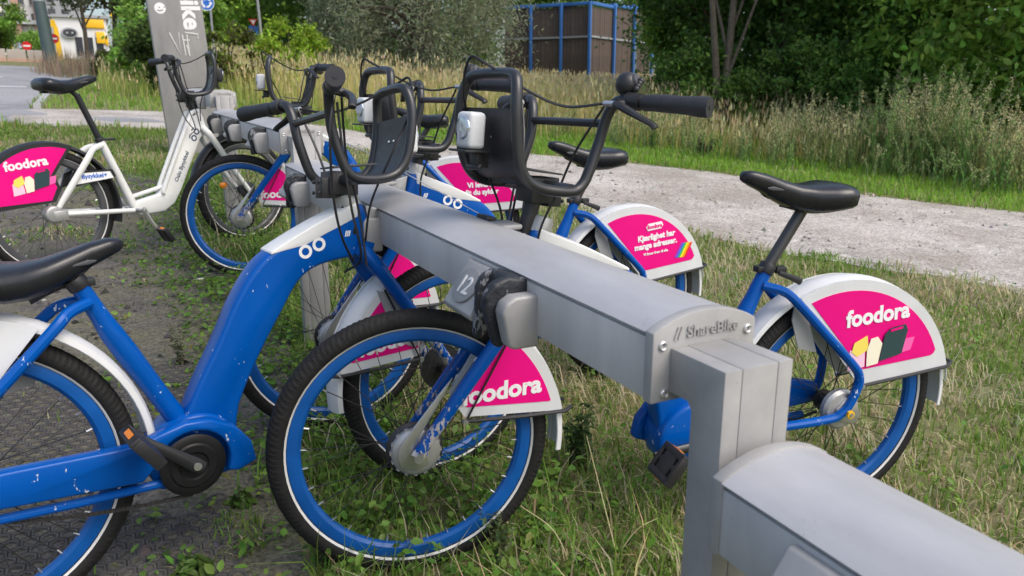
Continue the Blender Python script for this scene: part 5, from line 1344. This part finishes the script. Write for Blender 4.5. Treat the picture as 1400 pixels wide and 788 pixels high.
building('office_block', 'grey office block with pinkish pilasters beyond the parked cars', -90, 64, 125, 22, 'facade_white', lambda L, h: [(-L/2+1.6+i*2.05, 2.0+j*2.6, 1.45, 1.5) for i in range(int(L/2.05)) for j in range(8)], office_x)
building('office_block', 'plain grey building with tall columns behind the shop', 66, 120, 118, 9.5, 'facade_grey', lambda L, h: [(-L/2+1+i*1.5, 5.2+j*2.2, .8, 1.5) for i in range(int(L/1.5)) for j in range(2)], None)
def shop_x(s, L, h):
    for x, z, w_, h_ in ((L*.28, h-.55, L*.34, .9), (L*.36, h-2.0, L*.16, 1.2), (L*.47, h-2.3, L*.05, 1.0)): MB().box((x, -.12, z), (w_, .24, h_)).build('yellow_panel', 'yellow_paint', s, bevel=.02)
    t = MB().lathe([(0, -.05), (.75, -.05), (.82, .05), (0, .05)], (0, 0, 0), seg=28); me = t.mesh(); me.transform(Matrix.Translation((-L*.20, -.25, 2.7)) @ Matrix.Diagonal((.8, 1, .5, 1))); o = link('oval_sign', me, 'window_dark', s)
    t = MB().lathe([(.80, -.10), (1.0, -.08), (1.0, .08), (.80, .08)], (0, 0, 0), seg=28, closed_prof=True); me = t.mesh(); me.transform(Matrix.Translation((-L*.20, -.25, 2.7)) @ Matrix.Diagonal((.8, 1, .55, 1))); link('sign_rim', me, 'facade_grey', o)
    for dx in (-.42, .42): MB().ball((-L*.20+dx*.6, -.33, 2.7), (.11, .05, .11), 10, 6).build('sign_dot', 'concrete_grey', o)
building('shop', 'low white shop with yellow panels and a dark oval sign', 76, 150, 100, 4.3, 'facade_white', lambda L, h: [(-L*.05+i*1.0, 1.3, .7, 2.0) for i in range(3)], shop_x)
# yellow flags
for px, py, d, h_, w_ in ((79.5, 60, 66, 2.7, .32), (14.5, 62, 72, 1.6, .2), (156, 33, 70, .9, .25), (153, 20, 74, .45, .3), (72.5, 32, 64, .5, .3)):
    c = at(px, py, d); b = Vector((c.x, c.y, tz(c.x, c.y))); hh = c.z-b.z; s = stand('flag', {79.5: 'tall yellow banner flag beside the lamp post', 14.5: 'small yellow flag beside the rounded tree', 156: 'yellow flag hanging in the street tree', 153: 'small yellow pennant above the hanging flag', 72.5: 'yellow round-topped banner above the no-entry sign'}[px], 'flag', b, face_cam(b))
    MB().tube([(-w_*.55, 0, -.1), (-w_*.55, 0, hh+h_/2+.1)], .03, seg=6).build('flagpole', 'pole_grey', s)
    t = MB(); t.prism(cr([(-w_*.5, hh-h_/2), (w_*.55, hh-h_*.45), (w_*.5, hh), (w_*.35, hh+h_*.4), (-w_*.2, hh+h_/2), (-w_*.5, hh+h_*.4)], 3, True), -.012, .012, lambda a, b_, q: (a, q+.05*math.sin(a*9+b_*3), b_)); t.build('cloth', 'cloth_yellow', s)

# a loose frayed brake wire hanging from the handlebar over the rail
D_ = BIKES['D']; iv = D_.matrix_world.inverted()
o = MB().tube([iv @ at(452, 187, 2.42), iv @ at(500, 208, 2.36), iv @ at(600, 262, 2.26), iv @ at(690, 312, 2.2)], [.0022, .0016, .0012], seg=5).build('loose_wire', 'silver', D_)
